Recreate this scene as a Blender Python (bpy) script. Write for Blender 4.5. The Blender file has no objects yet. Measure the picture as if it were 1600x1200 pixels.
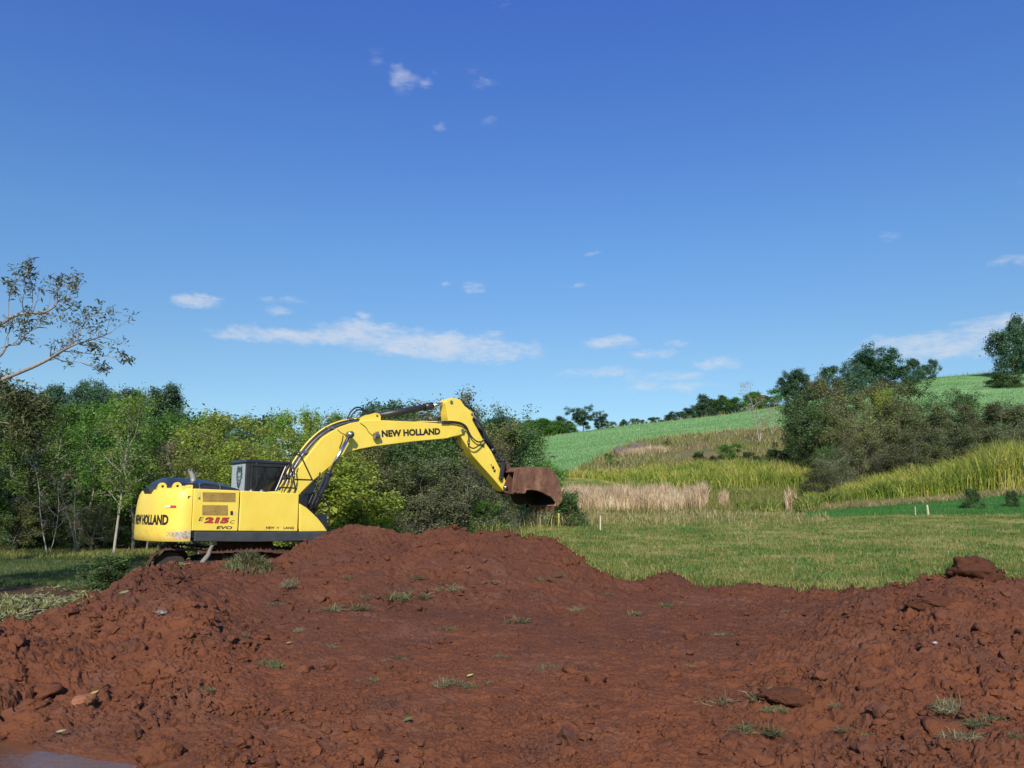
import bpy, bmesh, math, random
import numpy as np
from mathutils import Vector, Matrix

# ---------------------------------------------------------------- camera, sky, sun, exposure
EYE = 1.75
F = 1230.0                      # focal length in units of a 1600 wide frame
PITCH = math.radians(9.24)
CP, SP = math.cos(PITCH), math.sin(PITCH)
SC = bpy.context.scene
COL = SC.collection

cam_d = bpy.data.cameras.new('camera')
cam_d.sensor_width = 36.0
cam_d.lens = 36.0 * F / 1600.0
cam_d.clip_start = 0.1
cam_d.clip_end = 5000
cam = bpy.data.objects.new('camera', cam_d)
COL.objects.link(cam)
cam.location = (0, 0, EYE)
cam.rotation_euler = (math.pi / 2 + PITCH, 0, 0)
SC.camera = cam

SUN_AZ, SUN_EL = math.radians(185.0), math.radians(34.0)      # azimuth clockwise from +Y
sd = Vector((math.sin(SUN_AZ) * math.cos(SUN_EL), math.cos(SUN_AZ) * math.cos(SUN_EL), math.sin(SUN_EL)))
sl = bpy.data.lights.new('sun', 'SUN')
sl.energy = 5.0
sl.angle = math.radians(0.53)
sl.color = (1.0, 0.93, 0.82)
sun = bpy.data.objects.new('sun', sl)
COL.objects.link(sun)
sun.rotation_euler = (-sd).to_track_quat('-Z', 'Y').to_euler()

SC.view_settings.view_transform = 'Standard'
SC.view_settings.look = 'None'
SC.view_settings.exposure = 0.0
SC.view_settings.gamma = 1.0
SC.render.engine = 'CYCLES'
SC.cycles.max_bounces = 6
SC.cycles.diffuse_bounces = 3
SC.cycles.transparent_max_bounces = 6
SC.cycles.caustics_reflective = False
SC.cycles.caustics_refractive = False


class NT:
    """small node helper"""
    def __init__(self, tree):
        self.t = tree
        self.n = tree.nodes
        self.l = tree.links

    def new(self, typ, **kw):
        n = self.n.new(typ)
        for k, v in kw.items():
            setattr(n, k, v)
        return n

    def put(self, sock, v):
        if v is None:
            return
        if isinstance(v, bpy.types.NodeSocket):
            self.l.new(v, sock)
        else:
            sock.default_value = v

    def math(self, op, a, b=None, c=None, clamp=False):
        n = self.new('ShaderNodeMath', operation=op)
        n.use_clamp = clamp
        for i, v in enumerate((a, b, c)):
            self.put(n.inputs[i], v)
        return n.outputs[0]

    def noise(self, vec, scale, detail=4, rough=.55, dist=0.0):
        n = self.new('ShaderNodeTexNoise')
        self.put(n.inputs['Vector'], vec)
        n.inputs['Scale'].default_value = scale
        n.inputs['Detail'].default_value = detail
        n.inputs['Roughness'].default_value = rough
        n.inputs['Distortion'].default_value = dist
        return n.outputs[0]

    def ramp(self, fac, stops, interp='LINEAR'):
        n = self.new('ShaderNodeValToRGB')
        n.color_ramp.interpolation = interp
        e = n.color_ramp.elements
        while len(e) < len(stops):
            e.new(0.5)
        for i, (p, c) in enumerate(stops):
            e[i].position = p
            e[i].color = (c[0], c[1], c[2], 1) if not isinstance(c, (int, float)) else (c, c, c, 1)
        self.put(n.inputs[0], fac)
        return n.outputs[0]

    def mix(self, fac, a, b, mode='MIX'):
        n = self.new('ShaderNodeMix', data_type='RGBA', blend_type=mode)
        self.put(n.inputs[0], fac)
        for s, v in ((n.inputs[6], a), (n.inputs[7], b)):
            if isinstance(v, tuple) and len(v) == 3:
                v = (*v, 1)
            self.put(s, v)
        return n.outputs[2]

    def maprange(self, v, a, b, c=0.0, d=1.0, smooth=False):
        n = self.new('ShaderNodeMapRange')
        if smooth:
            n.interpolation_type = 'SMOOTHSTEP'
        self.put(n.inputs[0], v)
        for i, q in enumerate((a, b, c, d)):
            n.inputs[i + 1].default_value = q
        return n.outputs[0]

    def scale_vec(self, vec, s):
        n = self.new('ShaderNodeVectorMath', operation='MULTIPLY')
        self.put(n.inputs[0], vec)
        n.inputs[1].default_value = s
        return n.outputs[0]


# ---- world: physical sky with a few thin clouds set by azimuth and elevation
world = bpy.data.worlds.new('World')
SC.world = world
world.use_nodes = True
W = NT(world.node_tree)
for n in list(W.n):
    W.n.remove(n)
sky = W.new('ShaderNodeTexSky', sky_type='NISHITA')
sky.sun_disc = False
sky.sun_elevation = SUN_EL
sky.sun_rotation = SUN_AZ
sky.altitude = 400
sky.air_density = 1.0
sky.dust_density = 0.35
sky.ozone_density = 2.2
tc = W.new('ShaderNodeTexCoord').outputs['Generated']
sep = W.new('ShaderNodeSeparateXYZ')
W.put(sep.inputs[0], tc)
X, Y, Z = sep.outputs
az = W.math('MULTIPLY', W.math('ARCTAN2', X, Y), 180 / math.pi)
el = W.math('MULTIPLY', W.math('ARCSINE', Z), 180 / math.pi)


def pix_dir(px, py):
    u, v = (px - 800) / F, (600 - py) / F
    return np.array((u, CP - SP * v, SP + CP * v))


def pix_azel(px, py):
    d = pix_dir(px, py)
    d = d / np.linalg.norm(d)
    return math.degrees(math.atan2(d[0], d[1])), math.degrees(math.asin(d[2]))


# (pixel of centre, half width, half height in pixels, strength) - used only to get sky angles
CLOUDS = [
    (470, 525, 105, 12, .95), (565, 520, 80, 19, 1.05), (670, 538, 140, 19, 1.1), (770, 548, 95, 17, 1.0), (600, 528, 120, 18, .9), (700, 546, 90, 17, .95),
    (825, 552, 40, 10, .6), (390, 521, 62, 11, .95), (576, 491, 18, 6, .7), (778, 526, 26, 8, .6),
    (303, 470, 42, 11, .9), (440, 468, 50, 7, .55), (438, 486, 22, 6, .6), (265, 460, 16, 5, .4),
    (953, 536, 52, 11, .85), (1020, 552, 40, 9, .85), (1056, 534, 24, 6, .6), (1112, 569, 42, 11, .85),
    (940, 580, 60, 10, .75), (1020, 590, 75, 9, .75), (1070, 604, 60, 8, .65), (1000, 604, 70, 8, .65),
    (1450, 537, 115, 16, .9), (1560, 508, 75, 14, .9), (1490, 546, 100, 13, .8), (1390, 530, 50, 9, .5),
    (627, 125, 26, 17, .95), (661, 129, 14, 9, .65), (755, 130, 26, 9, .65), (748, 112, 24, 8, .45), (595, 92, 20, 14, .4), (678, 110, 10, 7, .5),
    (686, 198, 15, 6, .5), (766, 189, 20, 7, .4), (929, 396, 16, 5, .7), (693, 442, 12, 5, .6), (737, 447, 20, 9, .7), (908, 448, 18, 4, .5),
    (1388, 371, 26, 7, .5), (1580, 407, 36, 8, .7), (1508, 392, 26, 6, .3), (1590, 292, 20, 18, .4), (782, 3, 24, 8, .6),
]
acc = None
nzw = W.noise(W.scale_vec(tc, (1, 1, 2.4)), 26, 8, .62)
nzv = W.noise(W.scale_vec(tc, (1, 1, 3.0)), 90, 5, .6)
warp = W.math('MULTIPLY', W.math('SUBTRACT', W.noise(tc, 14, 5, .6), .5), 3.2)
warp2 = W.math('MULTIPLY', W.math('SUBTRACT', W.noise(W.scale_vec(tc, (1, 1, 1.3)), 40, 4, .6), .5), 1.0)
azw = W.math('ADD', az, warp)
elw = W.math('ADD', el, warp2)
for (px, py, hw, hh, st) in CLOUDS:
    a0, e0 = pix_azel(px, py)
    wa = hw / F * 57.3 * math.cos(math.radians(abs(a0))) * 1.28
    we = hh / F * 57.3 * 1.45
    dx = W.math('MULTIPLY', W.math('SUBTRACT', azw, a0), 1 / wa)
    dy = W.math('MULTIPLY', W.math('SUBTRACT', elw, e0), 1 / we)
    d2 = W.math('ADD', W.math('MULTIPLY', dx, dx), W.math('MULTIPLY', dy, dy))
    m = W.math('MULTIPLY', W.math('SUBTRACT', 1.0, d2, clamp=True), st)
    acc = m if acc is None else W.math('MAXIMUM', acc, m)
nn = W.math('ADD', W.math('MULTIPLY', nzw, .7), W.math('MULTIPLY', nzv, .3))
dens = W.maprange(W.math('ADD', W.math('MULTIPLY', acc, .75), W.math('MULTIPLY', W.math('SUBTRACT', nn, .5), 1.9)), .14, 1.0, 0, 1, True)
dens = W.math('MULTIPLY', dens, W.math('MULTIPLY', acc, 1.9, clamp=True))
lowel = W.maprange(el, 0, 28, 0, 1)
cloud_a = W.math('MULTIPLY', dens, W.maprange(el, 12, 34, .72, .40))
hs = W.new('ShaderNodeHueSaturation')
W.put(hs.inputs['Color'], sky.outputs[0])
hs.inputs['Saturation'].default_value = 1.12
tint = W.mix(1.0, hs.outputs[0], W.ramp(W.maprange(el, -2, 48), [(.0, (.78, .90, 1.0)), (.14, (.84, .96, 1.0)), (.26, (.96, 1.06, 1.08)), (.42, (.96, 1.18, 1.36)), (.74, (.83, 1.05, 1.75)), (1.0, (.80, 1.0, 1.8))]), 'MULTIPLY')
skycol = W.mix(cloud_a, tint, (6.4, 6.7, 7.4))
bg = W.new('ShaderNodeBackground')
W.put(bg.inputs[0], skycol)
bg.inputs[1].default_value = 0.11
out = W.new('ShaderNodeOutputWorld')
W.l.new(bg.outputs[0], out.inputs[0])


# ---------------------------------------------------------------- helpers
def tag(o, label=None, cat=None, group=None, kind=None):
    if label:
        o['label'] = label
    if cat:
        o['category'] = cat
    if group:
        o['group'] = group
    if kind:
        o['kind'] = kind
    return o


def mesh_np(name, verts, faces, mat=None, smooth=False):
    """faces: list of int arrays (M,k)"""
    me = bpy.data.meshes.new(name)
    verts = np.asarray(verts, dtype=np.float32)
    me.vertices.add(len(verts))
    me.vertices.foreach_set('co', verts.ravel())
    faces = [np.asarray(f, dtype=np.int32) for f in faces if len(f)]
    idx = np.concatenate([f.ravel() for f in faces])
    tot = np.concatenate([np.full(len(f), f.shape[1], np.int32) for f in faces])
    start = np.concatenate([[0], np.cumsum(tot)[:-1]]).astype(np.int32)
    me.loops.add(len(idx))
    me.loops.foreach_set('vertex_index', idx)
    me.polygons.add(len(tot))
    me.polygons.foreach_set('loop_start', start)
    me.polygons.foreach_set('use_smooth', np.full(len(tot), smooth, dtype=bool))
    me.update(calc_edges=True)
    if mat:
        me.materials.append(mat)
    return me


def link(name, data, parent=None, loc=None):
    o = bpy.data.objects.new(name, data)
    COL.objects.link(o)
    if parent:
        o.parent = parent
    if loc is not None:
        o.location = loc
    return o


def empty(name, loc=(0, 0, 0), rz=0):
    o = bpy.data.objects.new(name, None)
    COL.objects.link(o)
    o.location = loc
    o.rotation_euler = (0, 0, rz)
    o.empty_display_size = .3
    return o


# ---- numpy noise
def _hash(ix, iy, seed):
    h = (ix.astype(np.int64) * 374761393 + iy.astype(np.int64) * 668265263 + seed * 1442695041) & 0xFFFFFFFF
    h = ((h ^ (h >> 13)) * 1274126177) & 0xFFFFFFFF
    h = (h ^ (h >> 16)) & 0xFFFFFFFF
    h = (h * 2246822519) & 0xFFFFFFFF
    return ((h ^ (h >> 15)) & 0xFFFFFF) / float(0xFFFFFF)


def perlin(x, y, seed=0):
    x0 = np.floor(x); y0 = np.floor(y)
    fx = x - x0; fy = y - y0
    def g(ix, iy, dx, dy):
        a = _hash(ix, iy, seed) * 2 * np.pi
        return np.cos(a) * dx + np.sin(a) * dy
    u = fx * fx * fx * (fx * (fx * 6 - 15) + 10)
    v = fy * fy * fy * (fy * (fy * 6 - 15) + 10)
    n00 = g(x0, y0, fx, fy); n10 = g(x0 + 1, y0, fx - 1, fy)
    n01 = g(x0, y0 + 1, fx, fy - 1); n11 = g(x0 + 1, y0 + 1, fx - 1, fy - 1)
    return (n00 * (1 - u) + n10 * u) * (1 - v) + (n01 * (1 - u) + n11 * u) * v * 1.0


def fbm(x, y, scale, octv=4, seed=0, gain=.5):
    s = 0; a = 1.0; t = 0
    for i in range(octv):
        s = s + a * perlin(x * scale * 2 ** i + 17.3 * i, y * scale * 2 ** i - 9.1 * i, seed + i)
        t += a; a *= gain
    return s / t * 1.6


def worley(x, y, scale, seed=0):
    """F1, F2, id of the nearest cell"""
    x = x * scale; y = y * scale
    x0 = np.floor(x); y0 = np.floor(y)
    f1 = np.full(x.shape, 9.0); f2 = np.full(x.shape, 9.0); cid = np.zeros(x.shape)
    for i in (-1, 0, 1):
        for j in (-1, 0, 1):
            cx = x0 + i; cy = y0 + j
            px = cx + _hash(cx, cy, seed); py = cy + _hash(cx, cy, seed + 7)
            d = np.hypot(x - px, y - py)
            m = d < f1
            f2 = np.where(m, f1, np.minimum(f2, d))
            cid = np.where(m, _hash(cx, cy, seed + 13), cid)
            f1 = np.where(m, d, f1)
    return f1, f2, cid


def sstep(a, b, x):
    t = np.clip((x - a) / (b - a), 0, 1)
    return t * t * (3 - 2 * t)


def pix_z(px, py, depth):
    d = pix_dir(px, py)
    return EYE + depth * d[2] / d[1]


def pix_t(px, py=860):
    d = pix_dir(px, py)
    return d[0] / d[1]


# ---------------------------------------------------------------- terrain heights
GT = {   # pixel column : (depth, pixel row) or (depth, None, z)
    -500: [(16, None, .2), (30, None, .22), (60, None, .5), (150, None, 3), (300, None, 6)],
    300: [(16, None, .2), (30, None, .22), (60, None, .5), (150, None, 4), (300, None, 8)],
    560: [(16, None, .2), (30, None, .3), (45, None, .8), (60, None, 1.3), (150, None, 8), (300, None, 10)],
    760: [(16, None, .2), (25, None, .45), (38, 829), (48, 818), (60, 800), (75, 765), (110, 725), (150, 698), (165, 690), (200, 692), (300, 700)],
    815: [(16, None, .19), (25, None, .5), (38, 826), (55, 805), (63, 780), (72, 750), (105, 715), (150, 690), (165, 686), (200, 690), (300, 700)],
    900: [(16, None, .19), (25, None, .5), (38, 826), (55, 804), (63, 778), (72, 745), (105, 708), (150, 681), (165, 676), (200, 681), (300, 690)],
    1000: [(16, None, .19), (25, None, .5), (38, 826), (55, 803), (63, 780), (74, 742), (86, 716), (97, 701), (110, 689), (150, 670), (172, 663), (200, 669), (300, 680)],
    1150: [(16, None, .19), (25, None, .5), (38, 826), (55, 803), (63, 778), (74, 737), (86, 714), (97, 693), (112, 674), (150, 657), (180, 648), (210, 653), (300, 665)],
    1250: [(16, None, .19), (25, None, .5), (38, 825), (54, 803), (63, 775), (76, 735), (90, 700), (105, 676), (116, 660), (150, 643), (185, 632), (220, 636), (300, 650)],
    1400: [(14, None, .19), (25, None, .5), (38, 822), (46, 803), (56, 785), (66, 760), (85, 712), (120, 652), (150, 625), (190, 603), (230, 607), (320, 625)],
    1500: [(14, None, .19), (25, None, .5), (38, 820), (45, 802), (55, 780), (66, 752), (88, 695), (122, 636), (150, 610), (190, 589), (230, 593), (320, 612)],
    1600: [(14, None, .19), (25, None, .5), (38, 818), (45, 800), (53, 775), (66, 740), (88, 680), (122, 630), (150, 604), (190, 581), (230, 585), (320, 600)],
    1900: [(14, None, .19), (25, None, .5), (38, 815), (45, 798), (53, 768), (66, 725), (88, 660), (122, 605), (150, 580), (190, 558), (230, 562), (320, 580)],
}
DT = {   # the dug earth: near to ridge; the ridge is the last entry
    -400: [(5.2, None, -.12), (6.8, None, .02), (8, None, .4), (9.2, None, .6)],
    -100: [(5.2, None, -.2), (6.5, None, -.12), (7.2, None, .02), (7.9, None, .2), (9.0, None, .58)],
    0: [(5.2, None, -.2), (6.2, None, -.12), (6.75, None, .0), (7.3, None, .16), (8.3, 1010), (9.3, 966)],
    100: [(5.0, None, -.18), (5.9, None, -.11), (6.3, None, .0), (7.2, 1100), (8.8, 1010), (10.3, 947)],
    160: [(5.0, None, -.16), (5.75, None, -.09), (6.1, None, .01), (7.4, 1090), (9.2, 1000), (10.8, 928)],
    205: [(5.2, None, -.12), (5.65, None, -.08), (6.0, None, .02), (7.6, 1085), (9.3, 990), (11.2, 901)],
    240: [(5.2, None, -.12), (5.6, None, -.07), (5.95, None, .02), (7.6, 1085), (9.3, 990), (10.6, 922), (12.0, 879)],
    300: [(5.2, None, -.08), (5.55, None, -.03), (5.8, None, .02), (7.6, 1085), (9.2, 985), (10.3, 932), (11.2, 925), (12.2, 908), (13.2, 892), (14.2, 884)],
    345: [(5.2, None, .02), (5.7, 1200), (7.6, 1085), (9.3, 990), (10.3, 955), (11.2, 950), (12.2, 920), (13.2, 899), (14.4, 881)],
    400: [(5.2, None, .02), (5.7, 1200), (7.7, 1085), (9.6, 1005), (10.6, 985), (11.6, 955), (12.5, 928), (13.5, 900), (15.0, 880)],
    450: [(5.2, None, .02), (5.7, 1200), (7.8, 1083), (9.8, 1005), (11.2, 970), (12.3, 935), (13.5, 900), (15.2, 866)],
    500: [(5.2, None, .02), (5.75, 1200), (7.8, 1083), (10, 1003), (12, 945), (13.5, 898), (15.0, 852), (15.8, 838)],
    560: [(5.2, None, .02), (5.75, 1200), (7.8, 1083), (10, 1003), (12, 948), (13.5, 893), (15.0, 842), (16, 822)],
    640: [(5.2, None, .02), (5.75, 1200), (7.8, 1083), (10.1, 1003), (12.2, 950), (14, 885), (15.7, 829)],
    700: [(5.2, None, .02), (5.75, 1200), (7.8, 1083), (10.2, 1001), (12.3, 950), (14, 884), (15.6, 826)],
    800: [(5.2, None, .02), (5.75, 1200), (7.8, 1083), (10.4, 999), (12.3, 956), (14, 890), (15.3, 833)],
    850: [(5.2, None, .02), (5.75, 1200), (7.8, 1083), (10.5, 998), (12.4, 958), (14, 893), (15.1, 842)],
    895: [(5.2, None, .02), (5.75, 1200), (7.8, 1083), (10.6, 998), (12.6, 958), (14, 908), (15.1, 864)],
    950: [(5.2, None, .02), (5.75, 1200), (7.8, 1083), (10.7, 998), (12.8, 957), (14, 928), (15.2, 896)],
    1000: [(5.2, None, .02), (5.75, 1200), (7.8, 1083), (10.8, 998), (12.8, 958), (14.3, 934), (15.3, 907)],
    1040: [(5.2, None, .02), (5.75, 1200), (7.8, 1083), (10.8, 998), (12.8, 958), (14.3, 932), (15.3, 891)],
    1085: [(5.2, None, .02), (5.75, 1200), (7.8, 1083), (10.9, 998), (12.9, 957), (14.6, 932), (15.5, 914)],
    1150: [(5.2, None, .02), (5.75, 1200), (7.8, 1083), (11, 995), (13, 955), (14.7, 931), (15.7, 914)],
    1250: [(5.1, None, .05), (5.7, 1200), (7.6, 1076), (8.6, 1024), (9.6, 1009), (11.5, 982), (13.5, 948), (15.8, 926)],
    1300: [(5.1, None, .08), (5.6, 1200), (7.5, 1072), (8.7, 1003), (9.6, 974), (11.0, 966), (13.2, 944), (15.6, 925)],
    1350: [(5.0, None, .12), (5.5, 1200), (7.2, 1078), (8.7, 994), (10.3, 945), (12.2, 937), (14.0, 922)],
    1400: [(5.0, None, .16), (5.4, 1200), (7.0, 1085), (8.8, 1000), (10.4, 950), (12.2, 919)],
    1450: [(5.0, None, .20), (5.3, 1200), (6.9, 1088), (8.8, 992), (10.3, 935), (11.8, 903)],
    1500: [(5.0, None, .22), (5.3, 1200), (6.8, 1088), (8.8, 990), (10.2, 930), (11.6, 890)],
    1550: [(5.0, None, .23), (5.3, 1200), (6.8, 1088), (8.8, 990), (10.2, 932), (11.6, 896)],
    1600: [(5.0, None, .24), (5.2, 1200), (6.8, 1090), (8.8, 998), (10.2, 945), (11.5, 913)],
    1900: [(5.0, None, .26), (5.2, 1195), (6.8, 1085), (8.8, 995), (10.2, 945), (11.5, 915)],
}


def table(T, depths):
    cols = sorted(T)
    ts = np.array([pix_t(c) for c in cols])
    Zs = []
    ridge = []
    for c in cols:
        dd = [e[0] for e in T[c]]
        zz = [e[2] if e[1] is None else pix_z(c, e[1], e[0]) for e in T[c]]
        Zs.append(np.interp(depths, dd, zz))
        ridge.append(dd[-1])
    return ts, np.array(Zs), np.array(ridge)


def smooth1(a, k, axis):
    ker = np.exp(-np.linspace(-2, 2, 2 * k + 1) ** 2)
    ker /= ker.sum()
    pad = [(0, 0)] * a.ndim
    pad[axis] = (k, k)
    b = np.pad(a, pad, mode='edge')
    return np.apply_along_axis(lambda m: np.convolve(m, ker, mode='valid'), axis, b)


# ground lookup
G_D = np.concatenate([np.linspace(0, 14, 8), np.geomspace(14.5, 900, 260)])
g_ts, g_Z, _ = table(GT, G_D)
G_T = np.linspace(-1.3, 1.3, 420)
G_H = np.array([np.interp(G_T, g_ts, g_Z[:, k]) for k in range(len(G_D))]).T      # (T, D)
G_H = smooth1(smooth1(G_H, 6, 0), 3, 1)
# dirt lookup
D_D = np.linspace(3, 22, 400)
d_ts, d_Z, d_R = table(DT, D_D)
D_T = np.linspace(-1.0, 1.0, 800)
D_H = np.array([np.interp(D_T, d_ts, d_Z[:, k]) for k in range(len(D_D))]).T
D_H = smooth1(smooth1(D_H, 6, 0), 5, 1)


def bil(A, ta, da, t, d):
    ti = np.clip(np.interp(t, ta, np.arange(len(ta))), 0, len(ta) - 1.001)
    di = np.clip(np.interp(d, da, np.arange(len(da))), 0, len(da) - 1.001)
    i = ti.astype(int); j = di.astype(int)
    a = ti - i; b = di - j
    return (A[i, j] * (1 - a) + A[i + 1, j] * a) * (1 - b) + (A[i, j + 1] * (1 - a) + A[i + 1, j + 1] * a) * b


def ridge_at(t):
    return np.interp(t, d_ts, d_R)


def meadow_h(x, y):
    x = np.asarray(x, float); y = np.asarray(y, float)
    yy = np.maximum(y, 2.0)
    t = np.clip(x / yy, -1.25, 1.25)
    h = bil(G_H, G_T, G_D, t, yy)
    h = h + fbm(x, y, .08, 3, 5) * np.clip(y / 400, 0, .35) + fbm(x, y, .5, 3, 9) * .035 + fbm(x, y, 2.2, 2, 11) * .012
    return h


def dirt_base(x, y):
    yy = np.maximum(y, 2.5)
    t = x / yy
    h = bil(D_H, D_T, D_D, np.clip(t, -.99, .99), yy)
    # past the ridge the heap falls to the ground behind it
    r = ridge_at(t)
    g = meadow_h(x, y)
    over = np.clip(yy - r, 0, 9)
    return np.where(over > 0, np.maximum(h - over * .75 - over ** 2 * .2, g - .25), h)


def ground_h(x, y):
    """top of whatever ground is there without clods"""
    x = np.asarray(x, float); y = np.asarray(y, float)
    t = x / np.maximum(y, 2.5)
    g = meadow_h(x, y)
    d = dirt_base(x, y)
    ins = (y > 2.5) & (np.abs(t) < .98)
    return np.where(ins & (y < ridge_at(t)), d, np.where(ins & (y < 22), np.maximum(g, d), g))


def at(px, depth):
    """world x of a pixel column at a depth"""
    return pix_t(px, 800) * depth

# ---------------------------------------------------------------- materials
def new_mat(name):
    m = bpy.data.materials.new(name)
    m.use_nodes = True
    N = NT(m.node_tree)
    b = N.n['Principled BSDF']
    return m, N, b


def geo_pos(N):
    return N.new('ShaderNodeNewGeometry').outputs['Position']


def mat_plain(name, col, rough=.5, metal=0.0, var=.12, scale=6, bump=0.0, dirt=None, coat=0.0):
    m, N, b = new_mat(name)
    tcn = N.new('ShaderNodeTexCoord').outputs['Object']
    n = N.noise(tcn, scale, 6, .6)
    c = N.mix(N.maprange(n, .3, .7), tuple(v * (1 - var) for v in col), tuple(min(1, v * (1 + var)) for v in col))
    if dirt:
        n2 = N.noise(tcn, 1.7, 8, .7)
        c = N.mix(N.maprange(n2, dirt[1], dirt[1] + .15, 0, dirt[2], True), c, dirt[0])
    N.put(b.inputs['Base Color'], c)
    b.inputs['Roughness'].default_value = rough
    b.inputs['Metallic'].default_value = metal
    b.inputs['Coat Weight'].default_value = coat
    N.put(b.inputs['Roughness'], N.maprange(n, .2, .8, max(0, rough - .1), min(1, rough + .12)))
    if bump:
        bp = N.new('ShaderNodeBump')
        bp.inputs['Strength'].default_value = bump
        bp.inputs['Distance'].default_value = .01
        N.put(bp.inputs['Height'], N.noise(tcn, scale * 6, 5, .65))
        N.put(b.inputs['Normal'], bp.outputs[0])
    return m


EARTH = (.135, .042, .022)


def mat_dirt(name='red_earth', k=.68, obj=False):
    m, N, b = new_mat(name)
    p = N.new('ShaderNodeTexCoord').outputs['Object'] if obj else geo_pos(N)
    big = N.noise(p, .55, 5, .6)
    mid = N.noise(p, 3.2, 6, .62)
    fine = N.noise(p, 22, 6, .65)
    c = N.ramp(mid, [(.28, (0.129 * k, 0.044 * k, 0.020 * k)), (.5, (0.206 * k, 0.068 * k, 0.028 * k)), (.72, (0.288 * k, 0.099 * k, 0.038 * k))])
    # damp and dry patches of the soil itself
    c = N.mix(N.maprange(big, .42, .62, 0, .6, True), c, (0.153 * k, 0.059 * k, 0.028 * k))
    if not obj:
        sxx = N.new('ShaderNodeSeparateXYZ'); N.put(sxx.inputs[0], p)
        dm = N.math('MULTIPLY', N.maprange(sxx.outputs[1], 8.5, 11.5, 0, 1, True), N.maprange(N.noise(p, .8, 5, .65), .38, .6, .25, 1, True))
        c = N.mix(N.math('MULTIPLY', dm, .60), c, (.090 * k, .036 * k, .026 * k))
    grey = N.noise(p, 1.3, 4, .5, .6)
    c = N.mix(N.maprange(grey, .57, .68, 0, .6, True), c, (0.104 * k, 0.051 * k, 0.037 * k))
    dryp = N.noise(p, .9, 6, .7, .8)
    c = N.mix(N.maprange(dryp, .52, .66, 0, .55, True), c, (.245 * k, .110 * k, .066 * k))
    org = N.noise(p, 2.1, 5, .6, 1.0)
    c = N.mix(N.maprange(org, .64, .76, 0, .32, True), c, (0.319 * k, 0.107 * k, 0.042 * k))
    c = N.mix(N.maprange(fine, .25, .75, 0, .35), c, (0.270 * k, 0.100 * k, 0.042 * k), 'MIX')
    N.put(b.inputs['Base Color'], c)
    N.put(b.inputs['Roughness'], N.maprange(mid, .3, .7, .8, .97))
    b.inputs['Specular IOR Level'].default_value = .25
    bp = N.new('ShaderNodeBump')
    bp.inputs['Strength'].default_value = .75
    bp.inputs['Distance'].default_value = .022
    v = N.new('ShaderNodeTexVoronoi', feature='F1')
    N.put(v.inputs['Vector'], p)
    v.inputs['Scale'].default_value = 34
    h = N.math('ADD', N.math('MULTIPLY', fine, 1.0), N.math('MULTIPLY', v.outputs['Distance'], -.35))
    h = N.math('ADD', h, N.math('MULTIPLY', N.noise(p, 75, 4, .6), .45))
    N.put(bp.inputs['Height'], h)
    N.put(b.inputs['Normal'], bp.outputs[0])
    return m


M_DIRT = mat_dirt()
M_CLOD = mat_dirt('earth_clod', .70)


LK = 2.35


def mat_leaf(name, c1, c2, c3=None, trans=.42, rough=.5, clump=.9):
    c1, c2 = tuple(v * LK for v in c1), tuple(v * LK for v in c2)
    c3 = tuple(v * LK for v in c3) if c3 else None
    """leaf colour varies per leaf, per tree and in soft patches"""
    m, N, b = new_mat(name)
    g = N.new('ShaderNodeNewGeometry')
    oi = N.new('ShaderNodeObjectInfo')
    r = g.outputs['Random Per Island']
    c = N.mix(r, c1, c2)
    if c3:
        nz = N.noise(g.outputs['Position'], clump, 3, .5)
        c = N.mix(N.maprange(nz, .45, .65, 0, .8, True), c, c3)
    hsv = N.new('ShaderNodeHueSaturation')
    N.put(hsv.inputs['Color'], c)
    N.put(hsv.inputs['Value'], N.maprange(oi.outputs['Random'], 0, 1, .78, 1.2))
    N.put(hsv.inputs['Hue'], N.maprange(oi.outputs['Random'], 0, 1, .485, .512))
    N.put(b.inputs['Base Color'], hsv.outputs[0])
    b.inputs['Roughness'].default_value = rough
    b.inputs['Specular IOR Level'].default_value = .35
    tr = N.new('ShaderNodeBsdfTranslucent')
    N.put(tr.inputs[0], N.mix(.4, hsv.outputs[0], (.35, .42, .05), 'MULTIPLY') if False else hsv.outputs[0])
    mx = N.new('ShaderNodeMixShader')
    mx.inputs[0].default_value = trans
    N.l.new(b.outputs[0], mx.inputs[1])
    N.l.new(tr.outputs[0], mx.inputs[2])
    N.l.new(mx.outputs[0], N.n['Material Output'].inputs[0])
    return m


LEAF = {
    'green': mat_leaf('leaf_green', (.050, .105, .018), (.085, .160, .026), (.045, .085, .018)),
    'bright': mat_leaf('leaf_bright', (.075, .150, .020), (.135, .215, .030), (.08, .12, .02)),
    'yellow': mat_leaf('leaf_yellow_green', (.105, .150, .020), (.185, .215, .032), (.10, .115, .03), .4),
    'dark': mat_leaf('leaf_dark', (.036, .066, .020), (.064, .102, .028), (.044, .064, .026), .35),
    'olive': mat_leaf('leaf_olive', (.070, .085, .026), (.120, .125, .042), (.080, .075, .035), .3),
    'grey': mat_leaf('leaf_grey', (.062, .075, .034), (.105, .112, .054), (.058, .060, .032), .25),
    'blue': mat_leaf('leaf_blue_green', (.028, .060, .032), (.050, .085, .045), None, .25),
    'dry': mat_leaf('leaf_dry', (.16, .12, .06), (.24, .17, .09), (.12, .075, .04), .3),
    'bronze': mat_leaf('leaf_bronze', (.048, .064, .024), (.090, .102, .038), (.052, .058, .026), .3),
}


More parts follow.
